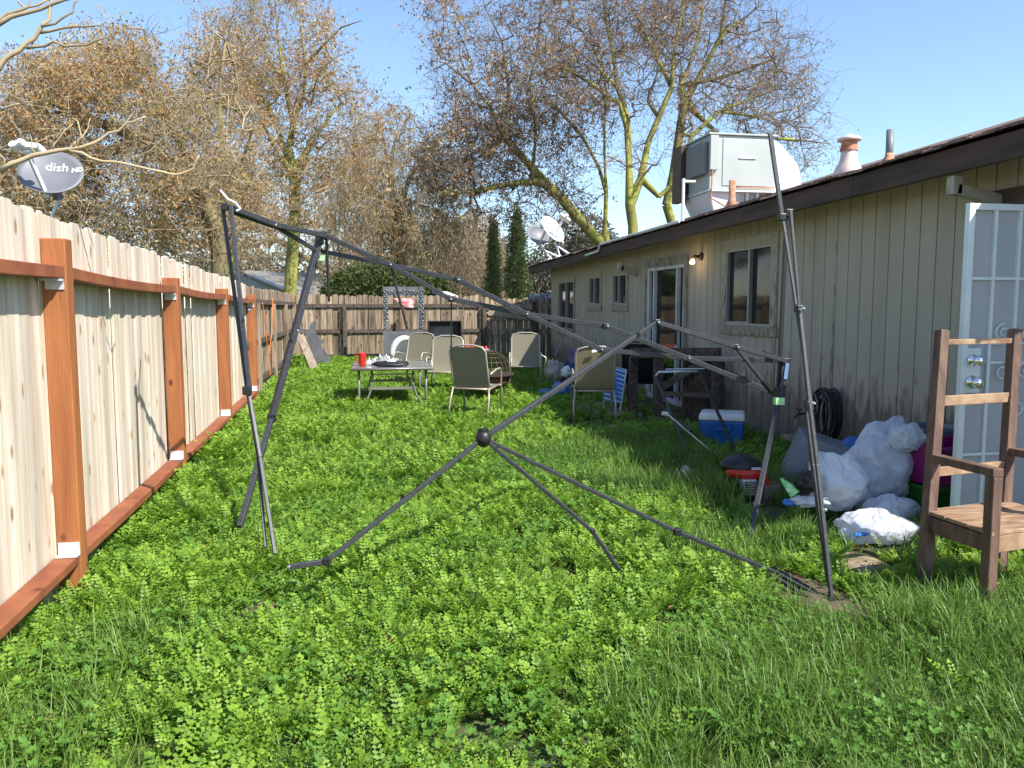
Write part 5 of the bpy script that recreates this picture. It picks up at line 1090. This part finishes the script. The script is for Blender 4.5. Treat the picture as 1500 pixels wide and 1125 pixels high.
MB().tube([trk[3], at(-150, 290, y=4.8), at(0, 247, y=4.9)], [.045, .03, .016], 8).build('limb', 'pale_twig', bt, smooth=True)
nb([(-120, 180)] + zz([(0, 370), (100, 280), (220, 170), (270, 60), (290, -60)]), .017, .006, 4.9)
nb(zz([(-300, 130), (0, 115), (150, 65), (360, 0), (420, -30)]), .016, .006, 4.9, 'twig'); nb(zz([(-100, 150), (120, 55), (260, 10), (270, -60)]), .010, .004, 4.9, 'twig')
nb(zz([(215, 185), (400, 150), (620, 150)]), .009, .003, 4.9, 'twig'); nb(zz([(140, 265), (300, 245), (480, 245), (600, 200), (610, 140)]), .009, .003, 4.9, 'twig'); nb(zz([(240, 150), (400, 60), (430, 0)]), .008, .003, 4.9, 'twig'); nb(zz([(100, 20), (150, 50), (170, -20)]), .007, .003, 4.9, 'twig')
nb(zz([(0, 925), (190, 855), (400, 815), (560, 765), (700, 690), (800, 640)]), .015, .004, 4.9); nb(zz([(390, 830), (560, 880), (780, 915), (950, 955), (1060, 925), (1095, 850)]), .009, .004, 4.9)
nb(zz([(190, 845), (165, 735)]), .005, .002, 4.9); nb(zz([(190, 830), (240, 760), (330, 730)]), .005, .002, 4.9); nb(zz([(285, 820), (340, 740), (400, 680)]), .006, .003, 4.9); nb(zz([(400, 800), (440, 750), (435, 690), (405, 650)]), .006, .003, 4.9); nb(zz([(430, 800), (465, 730), (495, 650)]), .005, .002, 4.9); nb(zz([(0, 830), (25, 905)]), .003, .003, 4.9); nb(zz([(0, 610), (100, 575), (180, 560)]), .008, .003, 5.2, 'twig')

# ---------------------------------------------------------------- lawn: leafy weeds and grass (uncountable)
def frond(rng, L, nl, lw):
    """pinnate leaf: arching rachis with leaflet pairs; returns quads"""
    a = rng.uniform(0, 2 * np.pi); el = rng.uniform(.8, 1.5); V = []
    dirh = np.array([np.cos(a), np.sin(a), 0]); side = np.array([-np.sin(a), np.cos(a), 0]); p = np.zeros(3); e = el; step = L / nl
    for i in range(nl):
        d = dirh * np.cos(e) + np.array([0, 0, 1]) * np.sin(e); q = p + d * step; t = (i + .5) / nl; w = lw * (1 - .55 * abs(t - .55) * 1.6); up = np.cross(side, d)
        up = up / np.linalg.norm(up)
        if i > 0:
            for s in (-1, 1):
                tw = rng.uniform(-.2, .2); o = (side * s + d * .35 + up * tw); o /= np.linalg.norm(o); b0 = q; tip = b0 + o * w; hw = w * .36
                V += [b0, b0 + o * w * .5 + d * hw, tip, b0 + o * w * .5 - d * hw]
        p = q; e -= (el * .8) / nl * rng.uniform(.3, 1.2)
    o = d; V += [p, p + o * lw * .4 + side * lw * .35, p + o * lw * .9, p + o * lw * .4 - side * lw * .35]
    return V
def weed_template(rng, nf, L, nl, lw):
    V = []
    for i in range(nf): V += frond(rng, L * rng.uniform(.65, 1.15), nl, lw)
    return np.array(V)
def round_template(rng, n, R_, H):
    V = []
    for i in range(n):
        a = rng.uniform(0, 2 * np.pi); r = R_ * rng.uniform(.2, 1); h = H * rng.uniform(.4, 1); c = np.array([r * np.cos(a), r * np.sin(a), h]); s = rng.uniform(.007, .0135)
        tl = rng.normal(size=2) * .35; nx = np.array([1, 0, tl[0]]); ny = np.array([0, 1, tl[1]])
        for k in range(5):   # five lobes
            b = 2 * np.pi * k / 6 + a; b2 = b + .55; b3 = b - .55; f = lambda an, rr: c + (nx * np.cos(an) + ny * np.sin(an)) * s * rr
            V += [c, f(b3, .8), f(b, 1.1) + [0, 0, .004], f(b2, .8)]
    return np.array(V)
def grass_template(rng, n, H, W, spread=.03):
    V = []
    for i in range(n):
        a = rng.uniform(0, 2 * np.pi); b = np.array([rng.normal() * spread, rng.normal() * spread, 0]); lean = rng.uniform(.08, .75); h = H * rng.uniform(.45, 1.2); dh = np.array([np.cos(a), np.sin(a), 0]); s = np.array([-np.sin(a), np.cos(a), 0]) * W / 2
        prev = b; pw = 1.0; e = math.pi / 2 - lean * .3
        for j in range(3):
            d = dh * np.cos(e) + np.array([0, 0, 1]) * np.sin(e); q = prev + d * h / 3; nw = (.9, .6, .08)[j]
            V += [prev - s * pw, prev + s * pw, q + s * nw, q - s * nw]; prev = q; pw = nw; e -= lean * rng.uniform(.5, 1.1)
    return np.array(V)
def scatter(name, temps, pts, scl, m, tiltamp=.15, seed=3, label=None, zoff=0.0):
    rng = np.random.default_rng(seed); out = []
    ti = rng.integers(0, len(temps), len(pts))
    for k, T in enumerate(temps):
        P_ = pts[ti == k]; s = scl[ti == k]
        if len(P_) == 0: continue
        a = rng.uniform(0, 2 * np.pi, len(P_)); ca, sa = np.cos(a), np.sin(a); x = T[None, :, 0] * ca[:, None] - T[None, :, 1] * sa[:, None]; y = T[None, :, 0] * sa[:, None] + T[None, :, 1] * ca[:, None]; z = np.repeat(T[None, :, 2], len(P_), 0)
        tx_ = rng.normal(size=(len(P_), 2)) * tiltamp; x = x + z * tx_[:, :1]; y = y + z * tx_[:, 1:]
        V = np.stack([x, y, z], -1) * s[:, None, None] + P_[:, None]; out.append(V.reshape(-1, 3))
    V = np.concatenate(out); return npmesh(name, V, np.arange(len(V)).reshape(-1, 4), m)
def gzn(x, y): return .012 * np.clip(y - 4, 0, 18) + .018 * np.sin(x * 2.1 + y * .7) * np.sin(y * 1.3)
def nval(x, y, f, s=0): return np.array([noise.noise(Vector((a * f, b * f, s))) for a, b in zip(x, y)])
OBST = [(2.86, 5.35, .22), (2.8, 5.15, .15), (BLb.x, BLb.y, .05), (l4b.x, l4b.y, .1), (3.2, 4.55, .3), (3.3, 4.9, .35), (3.9, 5.1, .4), (4.1, 6.2, .5), (ex, ey, .22), (ex, ey - .3, .2), (ex + .1, ey - .5, .15), (3.9, 8.2, .3)]
def points(n, x0, x1, y0, y1, rng, power=1.0):
    x = rng.uniform(x0, x1, n); y = y0 + (y1 - y0) * rng.uniform(size=n) ** power; ok = np.ones(n, bool)
    ok &= (x > fx + .03) & (x < 4.56)
    ok &= (np.abs((x - y * math.tan(YAW)) / np.maximum(y, .5)) < .86 + .6 / np.maximum(y, .5))   # inside the part of the yard near the view
    for c, rx, ry, h in PATCHES: ok &= ((x - c[0]) / (rx * .92)) ** 2 + ((y - c[1]) / (ry * .92)) ** 2 > rng.uniform(.55, 1.15, n)
    for ox, oy, rr_ in OBST: ok &= (x - ox) ** 2 + (y - oy) ** 2 > rr_ ** 2
    ok &= ~((x > 3.9) & (y > 4.6) & (rng.uniform(size=n) < .75))      # worn bare strip along the wall
    ok &= ~((x > 2.95) & (x < 4.6) & (y > 9.5) & (y < 12.5) & (rng.uniform(size=n) < .8))
    return x[ok], y[ok]
def grassiness(x, y):
    g = nval(x, y, .9, 4) * .9
    g += np.clip((3.0 - y) / 1.1, -.4, 1) * .55                       # grassy towards the camera
    g += np.clip((x - (1.0 + .12 * (y - 3))) / .7, -.5, 1) * .55 * (y < 9)   # and towards the right
    g += np.clip((-.55 - x) / .4, 0, 1) * np.clip((4.2 - y), 0, 1) * .6
    return g
rng = np.random.default_rng(21)
WT = [weed_template(rng, 8, .175, 9, .026) for _ in range(8)]
WT2 = [weed_template(rng, 7, .165, 6, .033) for _ in range(6)]
RT = [round_template(rng, 12, .09, .09) for _ in range(5)]
GT = [grass_template(rng, 18, .18, .0058) for _ in range(8)]
GT2 = [grass_template(rng, 12, .14, .009, .05) for _ in range(6)]
x, y = points(9500, -1.6, 4.6, 1.2, 7.0, rng, .9); g = grassiness(x, y); k_ = g + rng.normal(size=len(x)) * .15 < .28; x, y = x[k_], y[k_]
hh = .72 + .45 * nval(x, y, 1.4, 2) + rng.uniform(-.22, .3, len(x))
hh *= np.where((x < -1.15) & (y > 5.2), 1.4, 1); hh *= 1 - .28 * np.clip((y - 5.5) / 3, 0, 1); hh *= 1 - .25 * np.clip((3.2 - y) / 1.4, 0, 1)
bare = nval(x, y, 1.1, 9) > .68; x, y, hh = x[~bare], y[~bare], hh[~bare]
w1 = scatter('weeds', WT, np.stack([x, y, gzn(x, y)], 1), hh, 'weed', seed=5); w1['kind'] = 'stuff'; w1['label'] = 'bright green leafy weeds covering the lawn'
x, y = points(13000, -1.6, 4.6, 6.8, 20.4, rng, .85); hh = .85 + .5 * nval(x, y, 1.0, 2) + rng.uniform(-.15, .2, len(x)); hh *= np.where(x < -1.15, 1.5, 1)
hh *= np.where((x > 1.2) & (x < 3) & (y < 10), .7, 1)
w2 = scatter('weeds', WT2, np.stack([x, y, gzn(x, y)], 1), hh, 'weed', seed=6); w2['kind'] = 'stuff'; w2['label'] = 'far stretch of green weeds around the patio chairs'
x, y = points(4200, -1.6, 3.2, 1.2, 8, rng); k_ = nval(x, y, .8, 7) > -.1; x, y = x[k_], y[k_]
w3 = scatter('clover', RT, np.stack([x, y, gzn(x, y)], 1), rng.uniform(.8, 1.5, len(x)), 'weedmix', seed=7); w3['kind'] = 'stuff'; w3['label'] = 'round lobed leaves scattered among the weeds'
x, y = points(15000, -1.6, 4.5, 1.0, 8.5, rng, 1.25); g = grassiness(x, y) + rng.normal(size=len(x)) * .14; k_ = g > .17; x, y = x[k_], y[k_]; hh = .95 + .5 * nval(x, y, 1.3, 12) + rng.uniform(-.2, .25, len(x))
hh *= np.where(y < 2.4, .8, 1.0); hh *= np.where((x > 2.3) & (y < 7), 1.2, 1)
w4 = scatter('grass', GT, np.stack([x, y, gzn(x, y)], 1), hh, 'grass', seed=8, tiltamp=.25); w4['kind'] = 'stuff'; w4['label'] = 'long green grass blades in the foreground and at right'
x, y = points(7000, -1.6, 4.5, 3, 20.4, rng, .9); k_ = nval(x, y, .7, 17) > -.12; x, y = x[k_], y[k_]
w5 = scatter('grass', GT2, np.stack([x, y, gzn(x, y)], 1), rng.uniform(.5, 1.05, len(x)), 'grass', seed=9, tiltamp=.25); w5['kind'] = 'stuff'; w5['label'] = 'finer grass mixed through the weeds'
x, y = points(620, -1.2, 3.0, 2.2, 6.5, rng); k_ = nval(x, y, 1.0, 31) > .0; x, y = x[k_], y[k_]
w6 = scatter('dry_leaves', [t_[:80] for t_ in RT[:3]], np.stack([x, y, gzn(x, y) + .02], 1), rng.uniform(.5, .85, len(x)), 'dry', seed=10); w6['kind'] = 'stuff'; w6['label'] = 'rusty withered leaves scattered through the weeds'
x, y = points(1500, 1.8, 3.6, 2.9, 5.4, rng)
DT = [grass_template(rng, 5, .05, .004, .06) for _ in range(3)]
w7 = scatter('dead_grass', DT, np.stack([x, y, gzn(x, y) + .01], 1), rng.uniform(.6, 1.3, len(x)), 'dry', seed=13, tiltamp=2.5); w7['kind'] = 'stuff'; w7['label'] = 'flattened straw brown dead grass near the fallen pole'
